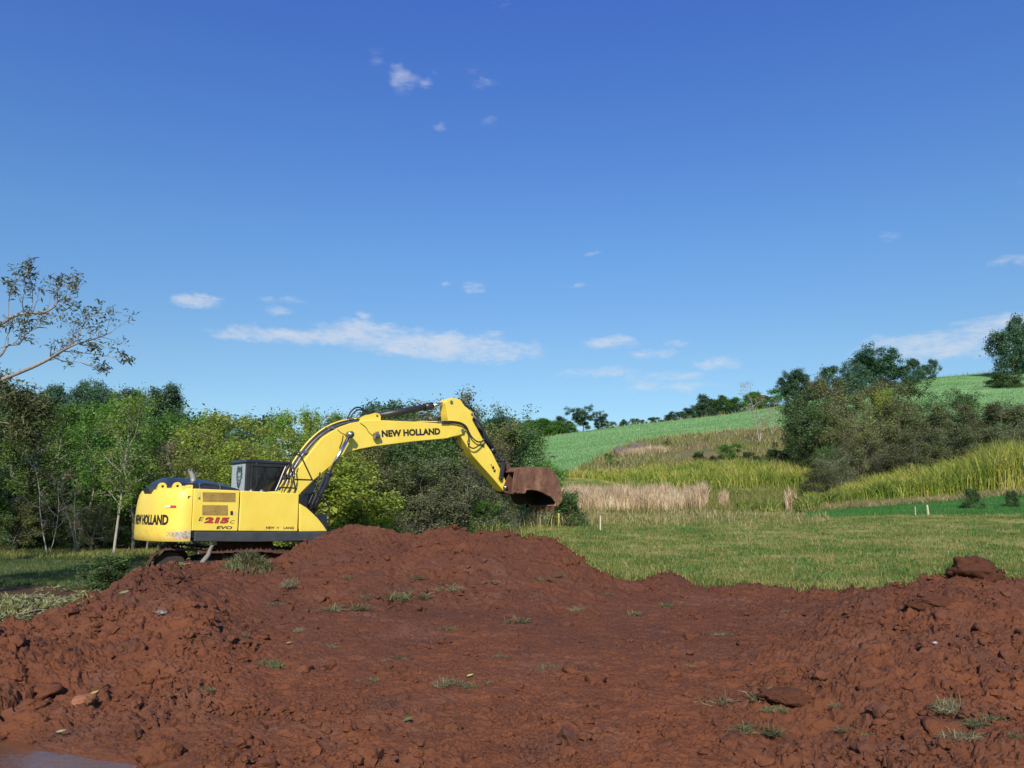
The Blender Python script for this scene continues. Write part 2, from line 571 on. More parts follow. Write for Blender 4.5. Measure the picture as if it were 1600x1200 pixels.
def mat_bark(name, c1, c2):
    m, N, b = new_mat(name)
    p = N.new('ShaderNodeTexCoord').outputs['Object']
    n = N.noise(N.scale_vec(p, (1, 1, .35)), 9, 6, .65)
    n2 = N.noise(p, 2.5, 4, .6)
    c = N.mix(N.maprange(n, .35, .65), c1, c2)
    c = N.mix(N.maprange(n2, .5, .7, 0, .5, True), c, tuple(v * .55 for v in c1))
    N.put(b.inputs['Base Color'], c)
    b.inputs['Roughness'].default_value = .9
    bp = N.new('ShaderNodeBump')
    bp.inputs['Strength'].default_value = .5
    bp.inputs['Distance'].default_value = .02
    N.put(bp.inputs['Height'], n)
    N.put(b.inputs['Normal'], bp.outputs[0])
    return m


BARK = {
    'pale': mat_bark('bark_pale', (.30, .27, .21), (.45, .41, .33)),
    'grey': mat_bark('bark_grey', (.17, .145, .115), (.28, .245, .20)),
    'dark': mat_bark('bark_dark', (.06, .05, .04), (.11, .09, .07)),
    'twig': mat_bark('bark_twig', (.12, .10, .085), (.24, .21, .18)),
}


def mat_blade(name, stops, trans=.3, scale=.35, rough=.6, amp=1.5, vec=None):
    m, N, b = new_mat(name)
    g = N.new('ShaderNodeNewGeometry')
    nz = N.noise(N.scale_vec(g.outputs['Position'], vec) if vec else g.outputs['Position'], scale, 5, .65)
    f = N.math('ADD', N.math('MULTIPLY', nz, amp), N.math('MULTIPLY', N.math('SUBTRACT', g.outputs['Random Per Island'], .5), .75 if amp < 1.9 else 1.15))
    f = N.math('SUBTRACT', f, (amp - 1) / 2, clamp=True)
    c = N.ramp(f, stops)
    N.put(b.inputs['Base Color'], c)
    b.inputs['Roughness'].default_value = rough
    b.inputs['Specular IOR Level'].default_value = .3
    tr = N.new('ShaderNodeBsdfTranslucent')
    N.put(tr.inputs[0], c)
    mx = N.new('ShaderNodeMixShader')
    mx.inputs[0].default_value = trans
    N.l.new(b.outputs[0], mx.inputs[1]); N.l.new(tr.outputs[0], mx.inputs[2])
    N.l.new(mx.outputs[0], N.n['Material Output'].inputs[0])
    return m


MEADOW_STOPS = [(.12, (0.091, 0.149, 0.024)), (.38, (0.145, 0.198, 0.035)), (.58, (0.231, 0.237, 0.060)), (.78, (0.362, 0.313, 0.104))]
GREEN_STOPS = [(.2, (0.049, 0.160, 0.034)), (.8, (0.091, 0.239, 0.048))]
CANE_STOPS = [(.15, (0.139, 0.291, 0.094)), (.5, (0.205, 0.372, 0.137)), (.85, (0.286, 0.446, 0.196))]
BL_MEADOW = mat_blade('meadow_blades', MEADOW_STOPS, .3, .45, .6, 2.0)
BL_GREEN = mat_blade('green_blades', GREEN_STOPS, .3)
BL_CANE = mat_blade('cane_blades', CANE_STOPS, .3, .16, .6, 2.6, (.22, 1.0, .3))
BL_TALL = mat_blade('tall_grass_blades', [(.15, (0.113, 0.195, 0.030)), (.45, (0.283, 0.355, 0.051)), (.75, (0.527, 0.515, 0.091)), (.95, (0.622, 0.479, 0.204))], .35, .22)
BL_REED = mat_blade('dry_reed_blades', [(.1, (0.284, 0.211, 0.112)), (.4, (0.512, 0.376, 0.217)), (.7, (0.654, 0.512, 0.323)), (.95, (0.781, 0.663, 0.448))], .25, .5)
BL_CLUMP = mat_blade('clump_blades', [(.1, (.10, .17, .03)), (.5, (.24, .30, .06)), (.9, (.42, .44, .12))], .35, .8)
BL_DRY = mat_blade('dry_grass_blades', [(.1, (0.130, 0.150, 0.034)), (.4, (0.260, 0.234, 0.086)), (.7, (0.429, 0.345, 0.161)), (.95, (0.546, 0.455, 0.253))], .3, .8)


def mat_ground(name, stops, scale=.35, soil=(.10, .055, .03), soil_amt=.35, fine=30, amp=1.5):
    m, N, b = new_mat(name)
    p = geo_pos(N)
    nz = N.noise(p, scale, 5, .65)
    n2 = N.noise(p, fine * .25, 6, .7)
    f = N.math('ADD', N.math('MULTIPLY', nz, amp), N.math('MULTIPLY', N.math('SUBTRACT', n2, .5), 1.1))
    f = N.math('SUBTRACT', f, (amp - 1) / 2, clamp=True)
    c = N.ramp(f, stops)
    n3 = N.noise(p, fine * .1, 5, .6)
    c = N.mix(N.maprange(n3, .5, .7, 0, soil_amt, True), c, soil)
    N.put(b.inputs['Base Color'], c)
    b.inputs['Roughness'].default_value = .95
    b.inputs['Specular IOR Level'].default_value = .1
    bp = N.new('ShaderNodeBump')
    bp.inputs['Strength'].default_value = .8
    bp.inputs['Distance'].default_value = .06
    N.put(bp.inputs['Height'], N.noise(p, fine * .5, 5, .7))
    N.put(b.inputs['Normal'], bp.outputs[0])
    return m


MG_MEADOW = mat_ground('meadow_ground', MEADOW_STOPS, .45, amp=2.3)
MG_GREEN = mat_ground('short_grass_ground', GREEN_STOPS, soil_amt=.05)
MG_CANE = mat_ground('cane_ground', CANE_STOPS, .06, (.10, .15, .045), .35, 12)
MG_BANK = mat_ground('bank_ground', [(.2, (.10, .125, .040)), (.45, (.16, .155, .065)), (.65, (.22, .13, .075)), (.85, (.27, .19, .11))], .16, (.20, .085, .048), .45, 14)
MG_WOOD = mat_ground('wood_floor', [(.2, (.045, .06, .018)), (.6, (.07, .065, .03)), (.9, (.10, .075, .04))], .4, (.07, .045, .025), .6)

MG_SOIL = mat_ground('soil_ground', [(.2, (.070, .042, .024)), (.5, (.11, .062, .034)), (.8, (.15, .11, .055))], 1.2, (.08, .075, .03), .5)

# ---------------------------------------------------------------- ground sheets
def field_edge(t):
    """depth of the lower edge of the cane field (pixel columns)"""
    px = np.array([760, 815, 850, 880, 910, 940, 965, 990, 1040, 1150, 1250, 1400, 1500, 1700])
    dp = np.array([64, 64, 66, 71, 82, 92, 100, 105, 111, 113, 112, 100, 92, 90])
    return np.interp(t, [pix_t(p) for p in px], dp)


def field_top(t):
    px = np.array([760, 815, 900, 1000, 1150, 1250, 1400, 1600, 1900])
    dp = np.array([146, 150, 167, 174, 182, 187, 192, 192, 192])
    return np.interp(t, [pix_t(p) for p in px], dp)


def zone(x, y):
    t = x / np.maximum(y, 1)
    fe = field_edge(t); ft = field_top(t)
    n = fbm(x, y, .12, 2, 31) * 2.0
    z = np.zeros(x.shape, int)                                    # 0 meadow
    z = np.where((t > pix_t(808) + .006 * n / 3) & (y > fe + n * .4) & (y < ft + 40) & (t < 1.2), 1, z)    # 1 cane
    z = np.where((t > pix_t(830)) & (y > 76 + n) & (y <= fe + n * .4), 2, z)    # 2 bank
    z = np.where((t > pix_t(1262)) & (y > 42.8 + n * .5 + (pix_t(1600) - t) * 16) & (y < 55 + n * .4), 3, z)  # 3 short green grass
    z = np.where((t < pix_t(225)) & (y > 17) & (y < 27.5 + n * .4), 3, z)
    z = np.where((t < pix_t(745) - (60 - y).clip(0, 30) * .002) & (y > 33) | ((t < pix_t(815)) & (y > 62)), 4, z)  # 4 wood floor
    z = np.where((t < pix_t(305)) & (y < 17.3 + n * .3), 5, z)  # 5 bare soil with litter
    return z


# 360 degree disc, fine in front
azs = np.concatenate([np.linspace(-50, 50, 620), np.linspace(54, 306, 50)]) * math.pi / 180
rad = np.concatenate([[0.01, 2, 4, 6, 8], np.linspace(9, 70, 230), np.geomspace(71, 260, 190), np.geomspace(275, 2600, 24)])
AZ, RD = np.meshgrid(azs, rad, indexing='ij')
GX = np.sin(AZ) * RD
GY = np.cos(AZ) * RD
GZ = meadow_h(GX, GY)
GZ = np.where(GY < 2, .05, GZ)
tt = GX / np.maximum(GY, 2.5)
under = (GY > 1.5) & (np.abs(tt) < 1.36) & (GY < ridge_at(tt) + .1)
GZ = np.where(under, np.minimum(GZ, dirt_base(GX, GY)) - .45, GZ)
GZ = np.where(GY <= 1.5, -.45, GZ)
GZ = np.where(RD > 300, GZ * (1 - sstep(300, 1500, RD)), GZ)
nA, nR = GX.shape
gi = np.arange(nA * nR).reshape(nA, nR)
ii = np.arange(nA); i2 = (ii + 1) % nA
q = np.stack([gi[ii][:, :-1], gi[ii][:, 1:], gi[i2][:, 1:], gi[i2][:, :-1]], -1).reshape(-1, 4)
cx = (GX[ii][:, :-1] + GX[i2][:, 1:]) / 2
cy = (GY[ii][:, :-1] + GY[i2][:, 1:]) / 2
zn = zone(cx, cy).reshape(-1)
allv = np.stack([GX, GY, GZ], -1).reshape(-1, 3)
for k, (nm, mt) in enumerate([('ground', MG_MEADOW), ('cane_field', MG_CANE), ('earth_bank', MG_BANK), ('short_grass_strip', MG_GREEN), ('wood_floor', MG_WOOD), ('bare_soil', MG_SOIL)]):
    f = q[zn == k]
    used, inv = np.unique(f.ravel(), return_inverse=True)
    o = link(nm, mesh_np(nm, allv[used], [inv.reshape(-1, 4)], mt, True))
    tag(o, {'ground': 'mown meadow grass with dry straw patches', 'cane_field': 'smooth pale green field on the hillside',
            'earth_bank': 'terraced bank of bare red soil and dry scrub', 'short_grass_strip': 'bright green short grass strip below the tall grass',
            'wood_floor': 'dark leafy floor under the trees', 'bare_soil': 'brown soil strewn with cut leaves behind the left heap'}[nm], nm.replace('_', ' '), kind='structure')

# ---------------------------------------------------------------- the dug red earth
def dirt_detail(x, y):
    t = x / np.maximum(y, 2.5)
    r = ridge_at(t)
    px = np.interp(t, d_ts, sorted(DT))
    # how broken the surface is: heaps rough, the levelled middle smoother
    heapL = sstep(420, 300, px) * sstep(6.0, 7.5, y)
    heapR = sstep(1080, 1270, px)
    heapM = sstep(11.5, 13.5, y) * sstep(330, 500, px) * sstep(1000, 880, px)
    edge = sstep(1.3, .2, np.abs(r - y))
    low = sstep(8.2, 6.5, y) * .75
    rough = np.clip(.20 + .85 * heapL + 1.0 * heapR + .6 * heapM + .45 * edge + .3 * low, 0, 1.15)
    wx = x + fbm(x, y, 1.6, 3, 41) * .22
    wy = y + fbm(x, y, 1.6, 3, 43) * .22
    dz = fbm(x, y, .7, 3, 1) * .13 * rough
    dz += fbm(wx, wy, 2.3, 4, 3) * .075 * rough
    # clods: rounded cells with deep gaps, in patches
    for sc, amp, sd_, lo in ((2.6, .085, 51, -.15), (5.5, .045, 52, -.25), (12, .022, 53, -.35)):
        f1, f2, cid = worley(wx, wy, sc, sd_)
        patch = sstep(lo + .12, lo + .6, fbm(x, y, sc * .22, 2, sd_ + 5))
        dome = np.sqrt(np.clip(1 - (f1 * 1.15) ** 2, 0, 1)) - .55
        tilt = (cid - .5) * .9
        gap = sstep(.14, .0, f2 - f1)
        dz += amp * .66 * patch * rough * (dome * .8 + tilt - gap * .75)
    # cracks and torn steps facing the viewer
    rg = 1 - np.abs(fbm(wx * .8, wy * 1.6, 1.3, 4, 61)) * 2.6
    dz -= np.clip(rg - .74, 0, 1) * .20 * np.clip(rough + .12, 0, 1)
    st = fbm(wx, wy, 1.1, 3, 66)
    dz += (np.floor(st * 5) / 5 + sstep(0, .2, (st * 5) % 1) / 5 - st) * .15 * rough
    rg2 = 1 - np.abs(fbm(wx * .8, wy * 1.4, 4.2, 3, 63)) * 2.4
    dz -= np.clip(rg2 - .78, 0, 1) * .09
    # thin deep splits between chunks
    for sc, dep_, sd_ in ((1.9, .085, 91), (4.6, .05, 92)):
        f1, f2, cid = worley(wx + .35 * fbm(x, y, 3, 2, 95), wy * 1.25, sc, sd_)
        msk = sstep(-.05, .3, fbm(x, y, sc * .35, 2, sd_ + 3)) * (.22 + .5 * np.clip(rough, 0, 1))
        dz -= sstep(.085, .0, f2 - f1) * dep_ * msk
        dz += (cid - .5) * .05 * msk * np.clip(rough, 0, 1)
    # scattered pits
    f1, f2, cid = worley(x, y * 1.3, 1.5, 71)
    pit = sstep(.16, .05, f1) * (cid > .55)
    dz -= pit * .10
    dz += fbm(x, y, 9, 4, 5, .65) * .028 * (.5 + rough)
    dz += fbm(x, y, 40, 2, 8, .6) * .006
    f1, f2, cid = worley(x, y, 26, 97)
    dz += (np.sqrt(np.clip(1 - (f1 * 1.3) ** 2, 0, 1)) - .5) * .016 * sstep(-.3, .2, fbm(x, y, 1.4, 3, 98)) * (cid > .25)
    # marks of the bucket across the levelled part
    flat = sstep(12, 10.5, y) * sstep(8.3, 9.5, y) * sstep(350, 520, px) * sstep(1300, 1150, px)
    dz += np.sin(y * 9 + fbm(x, y, .6, 2, 81) * 5) * .008 * flat
    wet = (px < 360) & (y < 7)
    dz = np.where(wet, dz * sstep(5.6, 7.0, y) * 1.0 + dz * .35 * (1 - sstep(5.6, 7.0, y)), dz)
    return dz


tq = np.concatenate([np.linspace(pix_t(-1000), pix_t(-240), 120), np.linspace(pix_t(-230), pix_t(1830), 1180), np.linspace(pix_t(1840), pix_t(2600), 120)])
yq = np.concatenate([np.linspace(2.6, 4.55, 60), np.geomspace(4.6, 16.6, 900), np.linspace(16.7, 19.5, 40)])
T2, Y2 = np.meshgrid(tq, yq, indexing='ij')
X2 = T2 * Y2
B2 = dirt_base(X2, Y2)
DD2 = dirt_detail(X2, Y2)
r2 = ridge_at(T2)
fade = 1 - sstep(1.2, 3.5, Y2 - r2) * .9
Z2 = B2 + DD2 * fade
# keep only what stays near the heap: past the ridge it dives under the meadow
hid = (Y2 > r2 + 1.0)
Z2 = np.where(hid, Z2 - (Y2 - r2 - 1.0) * .5, Z2)
# hollow under the near track, between heap and machine
nt, ny = T2.shape
di = np.arange(nt * ny).reshape(nt, ny)
fq = np.stack([di[:-1, :-1], di[1:, :-1], di[1:, 1:], di[:-1, 1:]], -1)
keep = (Y2[:-1, :-1] < r2[:-1, :-1] + 3.4)
fq = fq[keep]
used, inv = np.unique(fq.ravel(), return_inverse=True)
dv = np.stack([X2, Y2, Z2], -1).reshape(-1, 3)[used]
dirt_o = link('dug_earth', mesh_np('dug_earth', dv, [inv.reshape(-1, 4)], M_DIRT, True))
tag(dirt_o, 'freshly dug red earth heaped across the foreground', 'earth', kind='structure')


def surf(x, y):
    """top surface with clods, for setting things down"""
    x = np.asarray(x, float); y = np.asarray(y, float)
    t = x / np.maximum(y, 2.5)
    r = ridge_at(t)
    f = 1 - sstep(1.2, 3.5, y - r) * .9
    d = dirt_base(x, y) + dirt_detail(x, y) * f - np.clip(y - r - 1, 0, 9) * .5
    g = meadow_h(x, y)
    g = np.where((y < r + .1) & (np.abs(t) < 1), -9, g)
    return np.maximum(d, g)


def surf1(x, y):
    return float(surf(np.array([x]), np.array([y]))[0])


# ---------------------------------------------------------------- pond
m, N, b = new_mat('muddy_water')
p = geo_pos(N)
N.put(b.inputs['Base Color'], N.mix(N.maprange(N.noise(p, 1.2, 3), .35, .65), (.13, .054, .025), (.18, .075, .036)))
b.inputs['Roughness'].default_value = .07
b.inputs['IOR'].default_value = 1.33
b.inputs['Specular IOR Level'].default_value = .28
bp = N.new('ShaderNodeBump')
bp.inputs['Strength'].default_value = .22
bp.inputs['Distance'].default_value = .015
wv = N.noise(N.scale_vec(p, (1.0, 2.6, 1)), 5.5, 3, .5, .4)
wv2 = N.noise(N.scale_vec(p, (1.0, 2.2, 1)), 18, 2, .5)
N.put(bp.inputs['Height'], N.math('ADD', wv, N.math('MULTIPLY', wv2, .35)))
N.put(b.inputs['Normal'], bp.outputs[0])
xs = np.linspace(-14, -1.95, 60); ys = np.linspace(1.5, 7.6, 60)
PX, PY = np.meshgrid(xs, ys, indexing='ij')
pi_ = np.arange(3600).reshape(60, 60)
pf = np.stack([pi_[:-1, :-1], pi_[1:, :-1], pi_[1:, 1:], pi_[:-1, 1:]], -1).reshape(-1, 4)
po = link('pond_water', mesh_np('pond_water', np.stack([PX, PY, PX * 0 + .0], -1).reshape(-1, 3), [pf], m, True))
tag(po, 'muddy brown water with faint ripples in the bottom corner', 'water', kind='structure')

# ---------------------------------------------------------------- clods
rng = np.random.default_rng(7)


def ico(sub=2):
    bm = bmesh.new()
    bmesh.ops.create_icosphere(bm, subdivisions=sub, radius=1)
    v = np.array([p.co[:] for p in bm.verts]); f = np.array([[a.index for a in p.verts] for p in bm.faces])
    bm.free()
    return v, f


def lump(v, seed, amp=.35):
    a = fbm(v[:, 0] * 1.1 + seed * 3.1 + v[:, 2] * .8, v[:, 1] * 1.1 - seed * 1.7 + v[:, 2] * .7, 1.0, 3, seed)
    b_ = np.abs(perlin(v[:, 0] * 2.6 + seed, v[:, 1] * 2.6 + v[:, 2] * 2.2, seed + 3))
    return v * (1 + a * amp * 1.6 - b_ * amp * .8)[:, None]


def scatter(vs, fs, pos, scl, rot, name, mat, smooth=False, sq=None):
    """many copies of a few templates fused in one mesh (uncountable stuff only)"""
    V = []; Fq = []
    off = 0
    for k in range(len(pos)):
        v = vs[k % len(vs)]; f = fs[k % len(fs)]
        c, s = math.cos(rot[k]), math.sin(rot[k])
        w = v * scl[k] * (sq[k] if sq is not None else 1)
        w = np.stack([w[:, 0] * c - w[:, 1] * s, w[:, 0] * s + w[:, 1] * c, w[:, 2]], -1) + pos[k]
        V.append(w); Fq.append(f + off); off += len(v)
    return mesh_np(name, np.concatenate(V), [np.concatenate(Fq)], mat, smooth)


iv, if_ = ico(1)
iv2, if2_ = ico(2)
tmpl = [lump(iv2, s, .5) * np.array([1, rng.uniform(.7, 1), rng.uniform(.5, .85)]) for s in range(12)]
n = 26000
px = rng.uniform(-60, 1660, n)
wgt = rng.uniform(0, 1, n)
dep = 5.3 + (15.8 - 5.3) * rng.uniform(0, 1, n) ** 1.5
tpx = np.array([pix_t(p) for p in px])
x = tpx * dep
okm = (dep < ridge_at(tpx) + .2)
rough_w = np.where((px < 420) | (px > 1200) | (dep > 12) | (dep < 7.2), 1.0, .35)
clump_n = fbm(x, dep, .8, 2, 90)
okm &= rng.uniform(0, 1, n) < rough_w * sstep(-.35, .35, clump_n)
okm &= ~((px < 330) & (dep < 6.3))
x = x[okm]; dep = dep[okm]
s = np.clip(rng.lognormal(-4.15, .62, len(x)), .007, .12)
z = surf(x, dep) + s * .15
mesh = scatter(tmpl, [if2_] * 12, np.stack([x, dep, z], -1), s, rng.uniform(0, 6.28, len(x)), 'earth_clods', M_CLOD, False)
tag(link('earth_clods', mesh), 'small loose clods of red earth strewn over the heaps', 'clods', kind='stuff')

# bigger broken chunks on the heaps
n = 900
px = rng.uniform(-40, 1650, n)
dep = rng.uniform(6.0, 15.5, n)
tpx = np.array([pix_t(p) for p in px])
x = tpx * dep
heap = np.where((px < 400) & (dep > 7), 1.0, np.where(px > 1280, 1.0, np.where((dep > 12.6) & (px < 1000), .7, .12)))
okm = (dep < ridge_at(tpx) + .1) & (rng.uniform(0, 1, n) < heap * sstep(-.3, .3, fbm(x, dep, .9, 2, 191)))
x = x[okm]; dep = dep[okm]
s = np.clip(rng.lognormal(-2.75, .4, len(x)), .04, .17)
tm2 = []
for s_ in range(8):
    v_, f_ = ico(3)
    v_ = lump(v_, 200 + s_, .55)
    v_ = v_ * (1 + .09 * fbm(v_[:, 0] * 3 + v_[:, 2], v_[:, 1] * 3 - v_[:, 2], 2.2, 3, 210 + s_))[:, None]
    tm2.append(v_ * np.array([1, rng.uniform(.65, 1), rng.uniform(.45, .75)]))
mesh = scatter(tm2, [f_] * 8, np.stack([x, dep, surf(x, dep) - s * .05], -1), s, rng.uniform(0, 6.28, len(x)), 'earth_chunks', M_CLOD, True)
tag(link('earth_chunks', mesh), 'fist sized and larger chunks of red earth on the heaps', 'clods', kind='stuff')


def place_lump(name, label, cat, pxl, depth, size, seed, mat, dz=0.0, rz=0.0, rough_=.4):
    v, f = ico(5)
    v = lump(v, seed, rough_)
    v = v + (fbm(v[:, 0] * 2 + v[:, 2], v[:, 1] * 2 - v[:, 2], 3.0, 4, seed + 20) * .09)[:, None] * v
    v = v * np.array(size)
    x_ = pix_t(pxl) * depth
    o = link(name, mesh_np(name, v, [f], mat, True), None, (x_, depth, surf1(x_, depth) + dz))
    o.rotation_euler = (0, 0, rz)
    tag(o, label, cat)
    return o


M_ORANGE, N, b = new_mat('orange_clay')
p = geo_pos(N)
N.put(b.inputs['Base Color'], N.mix(N.maprange(N.noise(p, 9, 5), .35, .65), (.22, .085, .036), (.30, .125, .058)))
b.inputs['Roughness'].default_value = .9
bp = N.new('ShaderNodeBump'); bp.inputs['Distance'].default_value = .02; bp.inputs['Strength'].default_value = .6
N.put(bp.inputs['Height'], N.noise(p, 30, 5)); N.put(b.inputs['Normal'], bp.outputs[0])
M_DARKCLAY = mat_dirt('dark_clay', .45)
place_lump('clay_clod', 'big dark brown clod on the crest of the right heap against the meadow', 'clod', 1518, 11.4, (.36, .32, .25), 41, M_DARKCLAY, -.02, .0, .32)
place_lump('clay_clod', 'bright orange clay clod in the slope of the right heap', 'clod', 1440, 7.3, (.13, .11, .06), 5, M_ORANGE, .0, .5, .2)
place_lump('clay_clod', 'orange clay clod beside a yellow leaf low on the left heap', 'clod', 151, 7.25, (.10, .09, .055), 8, M_ORANGE, .0, .9, .2)
place_lump('clay_clod', 'large smooth red clod at the water edge in the left corner', 'clod', 66, 6.75, (.20, .16, .13), 11, M_CLOD, .02, .1, .25)
place_lump('clay_clod', 'smooth red clod half in the water at the bottom edge', 'clod', 272, 5.95, (.16, .12, .12), 13, M_CLOD, .0, .7, .25)
place_lump('clay_clod', 'grey brown rounded clod half way down the right heap', 'clod', 1452, 9.75, (.26, .16, .10), 17, M_DARKCLAY, -.03, -.5, .25)
place_lump('clay_clod', 'flat grey clay slab where the right heap meets the levelled earth', 'clod', 1220, 7.4, (.26, .17, .08), 19, M_DARKCLAY, -.02, -.4, .3)
place_lump('clay_clod', 'reddish block of earth leaning beside the rear end of the track', 'clod', 252, 13.4, (.34, .28, .34), 23, M_CLOD, .12, .4, .3)
place_lump('clay_clod', 'small upright red clod under the tail of the digger', 'clod', 226, 12.2, (.22, .2, .26), 29, M_CLOD, .05, .3, .4)

# ================================================================ EXCAVATOR
HEAD = math.radians(40)
hx = np.array([math.cos(HEAD), math.sin(HEAD)])
ly = np.array([-math.sin(HEAD), math.cos(HEAD)])
SEAM_D = 16.5
seam = np.array([pix_t(303, 800) * SEAM_D, SEAM_D])
CEN = seam + 1.65 * hx + 1.35 * ly
GZ0 = 0.12


def U(px, py, lat=-1.35):
    """pixel -> machine coordinates (forward, up) on the upright plane at a lateral offset"""
    d = pix_dir(px, py)
    k = (lat + float(ly @ CEN)) / float(ly @ d[:2])
    p = d * k
    return float(hx @ (p[:2] - CEN)), EYE + p[2] - GZ0


def fix(pts, lat):
    return [U(a, b_, lat) for a, b_ in pts]


def bevel_obj(o, w, seg=2, ang=35):
    md = o.modifiers.new('bevel', 'BEVEL')
    md.width = w
    md.segments = seg
    md.limit_method = 'ANGLE'
    md.angle_limit = math.radians(ang)
    md.harden_normals = True
    return o


def prism_np(poly, y0, y1):
    """polygon of (x,z) points between two lateral planes"""
    n = len(poly)
    v = [(x, y0, z) for x, z in poly] + [(x, y1, z) for x, z in poly]
    return v, n


def mesh_bm(name, build, mat, smooth=True):
    bm = bmesh.new()
    build(bm)
    bmesh.ops.recalc_face_normals(bm, faces=bm.faces)
    me = bpy.data.meshes.new(name)
    bm.to_mesh(me)
    bm.free()
    for p in me.polygons:
        p.use_smooth = smooth
    for m_ in (mat if isinstance(mat, (list, tuple)) else [mat]):
        me.materials.append(m_)
    return me


def add_prism(bm, poly, y0, y1):
    a = [bm.verts.new((x, y0, z)) for x, z in poly]
    b_ = [bm.verts.new((x, y1, z)) for x, z in poly]
    bm.faces.new(a)
    bm.faces.new(b_[::-1])
    n = len(poly)
    for i in range(n):
        bm.faces.new((a[i], b_[i], b_[(i + 1) % n], a[(i + 1) % n]))


def add_box(bm, x0, x1, y0, y1, z0, z1):
    add_prism(bm, [(x0, z0), (x1, z0), (x1, z1), (x0, z1)], y0, y1)


def add_tube(bm, path, r, sides=8, cap=True):
    P = [Vector(p) for p in path]
    R = r if isinstance(r, (list, tuple)) else [r] * len(P)
    rings = []
    up = Vector((0, 0, 1))
    for i, p in enumerate(P):
        d = (P[min(i + 1, len(P) - 1)] - P[max(i - 1, 0)]).normalized()
        s = d.cross(up)
        if s.length < .05:
            s = d.cross(Vector((1, 0, 0)))
        s.normalize()
        t = s.cross(d).normalized()
        rings.append([bm.verts.new(p + (s * math.cos(a) + t * math.sin(a)) * R[i]) for a in [2 * math.pi * k / sides for k in range(sides)]])
    for a, b_ in zip(rings[:-1], rings[1:]):
        for k in range(sides):
            bm.faces.new((a[k], a[(k + 1) % sides], b_[(k + 1) % sides], b_[k]))
    if cap:
        bm.faces.new(rings[0][::-1]); bm.faces.new(rings[-1])


def smooth_path(pts, n=6):
    P = [Vector(p) for p in pts]
    out_ = []
    for i in range(len(P) - 1):
        p0 = P[max(i - 1, 0)]; p1 = P[i]; p2 = P[i + 1]; p3 = P[min(i + 2, len(P) - 1)]
        for k in range(n):
            t = k / n
            out_.append(0.5 * ((2 * p1) + (-p0 + p2) * t + (2 * p0 - 5 * p1 + 4 * p2 - p3) * t * t + (-p0 + 3 * p1 - 3 * p2 + p3) * t ** 3))
    out_.append(P[-1])
    return out_


# --- machine materials
def mat_yellow(name, scuff=None):
    m, N, b = new_mat(name)
    tcn = N.new('ShaderNodeTexCoord').outputs['Object']
    n = N.noise(tcn, 1.6, 6, .6)
    c = N.mix(N.maprange(n, .3, .7), (.86, .62, .075), (.92, .69, .105))
    st = N.noise(N.scale_vec(tcn, (3, 3, .6)), 3.5, 6, .7)
    c = N.mix(N.maprange(st, .60, .82, 0, .30, True), c, (.42, .24, .06))
    spk = N.noise(tcn, 38, 4, .6)
    c = N.mix(N.maprange(spk, .70, .76, 0, .5, True), c, (.30, .17, .07))
    sx = N.new('ShaderNodeSeparateXYZ'); N.put(sx.inputs[0], tcn)
    low = N.maprange(sx.outputs[2], 1.02, 1.45, .75, 0, True)
    mud = N.noise(tcn, 7, 6, .7)
    if scuff:
        (x0, z0, rx, rz) = scuff
        dx = N.math('DIVIDE', N.math('SUBTRACT', sx.outputs[0], x0), rx)
        dz = N.math('DIVIDE', N.math('SUBTRACT', sx.outputs[2], z0), rz)
        d2 = N.math('SQRT', N.math('ADD', N.math('MULTIPLY', dx, dx), N.math('MULTIPLY', dz, dz)))
        ns = N.noise(N.scale_vec(tcn, (1, 1, 2.2)), 9, 8, .7)
        mk = N.maprange(N.math('ADD', N.math('SUBTRACT', 1.0, d2), N.math('MULTIPLY', N.math('SUBTRACT', ns, .5), 3.2)), .25, .42, 0, 1, True)
        ins = N.math('LESS_THAN', d2, 1.6)
        mk = N.math('MULTIPLY', mk, ins)
        sc2 = N.ramp(N.noise(tcn, 16, 5, .7), [(.35, (.16, .08, .05)), (.45, (.42, .36, .30)), (.6, (.62, .58, .52))])
        c = N.mix(mk, c, sc2)
    N.put(b.inputs['Base Color'], c)
    N.put(b.inputs['Roughness'], N.maprange(n, .2, .8, .34, .52))
    b.inputs['Coat Weight'].default_value = .15
    b.inputs['Coat Roughness'].default_value = .25
    dust = N.maprange(N.math('ADD', N.math('MULTIPLY', mud, .5), N.math('MULTIPLY', N.maprange(sx.outputs[2], ZB, ZB + .55, .38, 0), 1.0)), .42, .72, 0, .55, True)
    drip = N.maprange(N.noise(N.scale_vec(tcn, (9, 9, .7)), 2.2, 6, .75), .58, .74, 0, .32, True)
    c = N.mix(drip, c, (.50, .30, .10))
    c = N.mix(dust, c, (.42, .20, .09))
    N.put(b.inputs['Base Color'], c)
    bp = N.new('ShaderNodeBump'); bp.inputs['Strength'].default_value = .25; bp.inputs['Distance'].default_value = .03
    N.put(bp.inputs['Height'], N.noise(tcn, 1.8, 3, .5)); N.put(b.inputs['Normal'], bp.outputs[0])
    return m


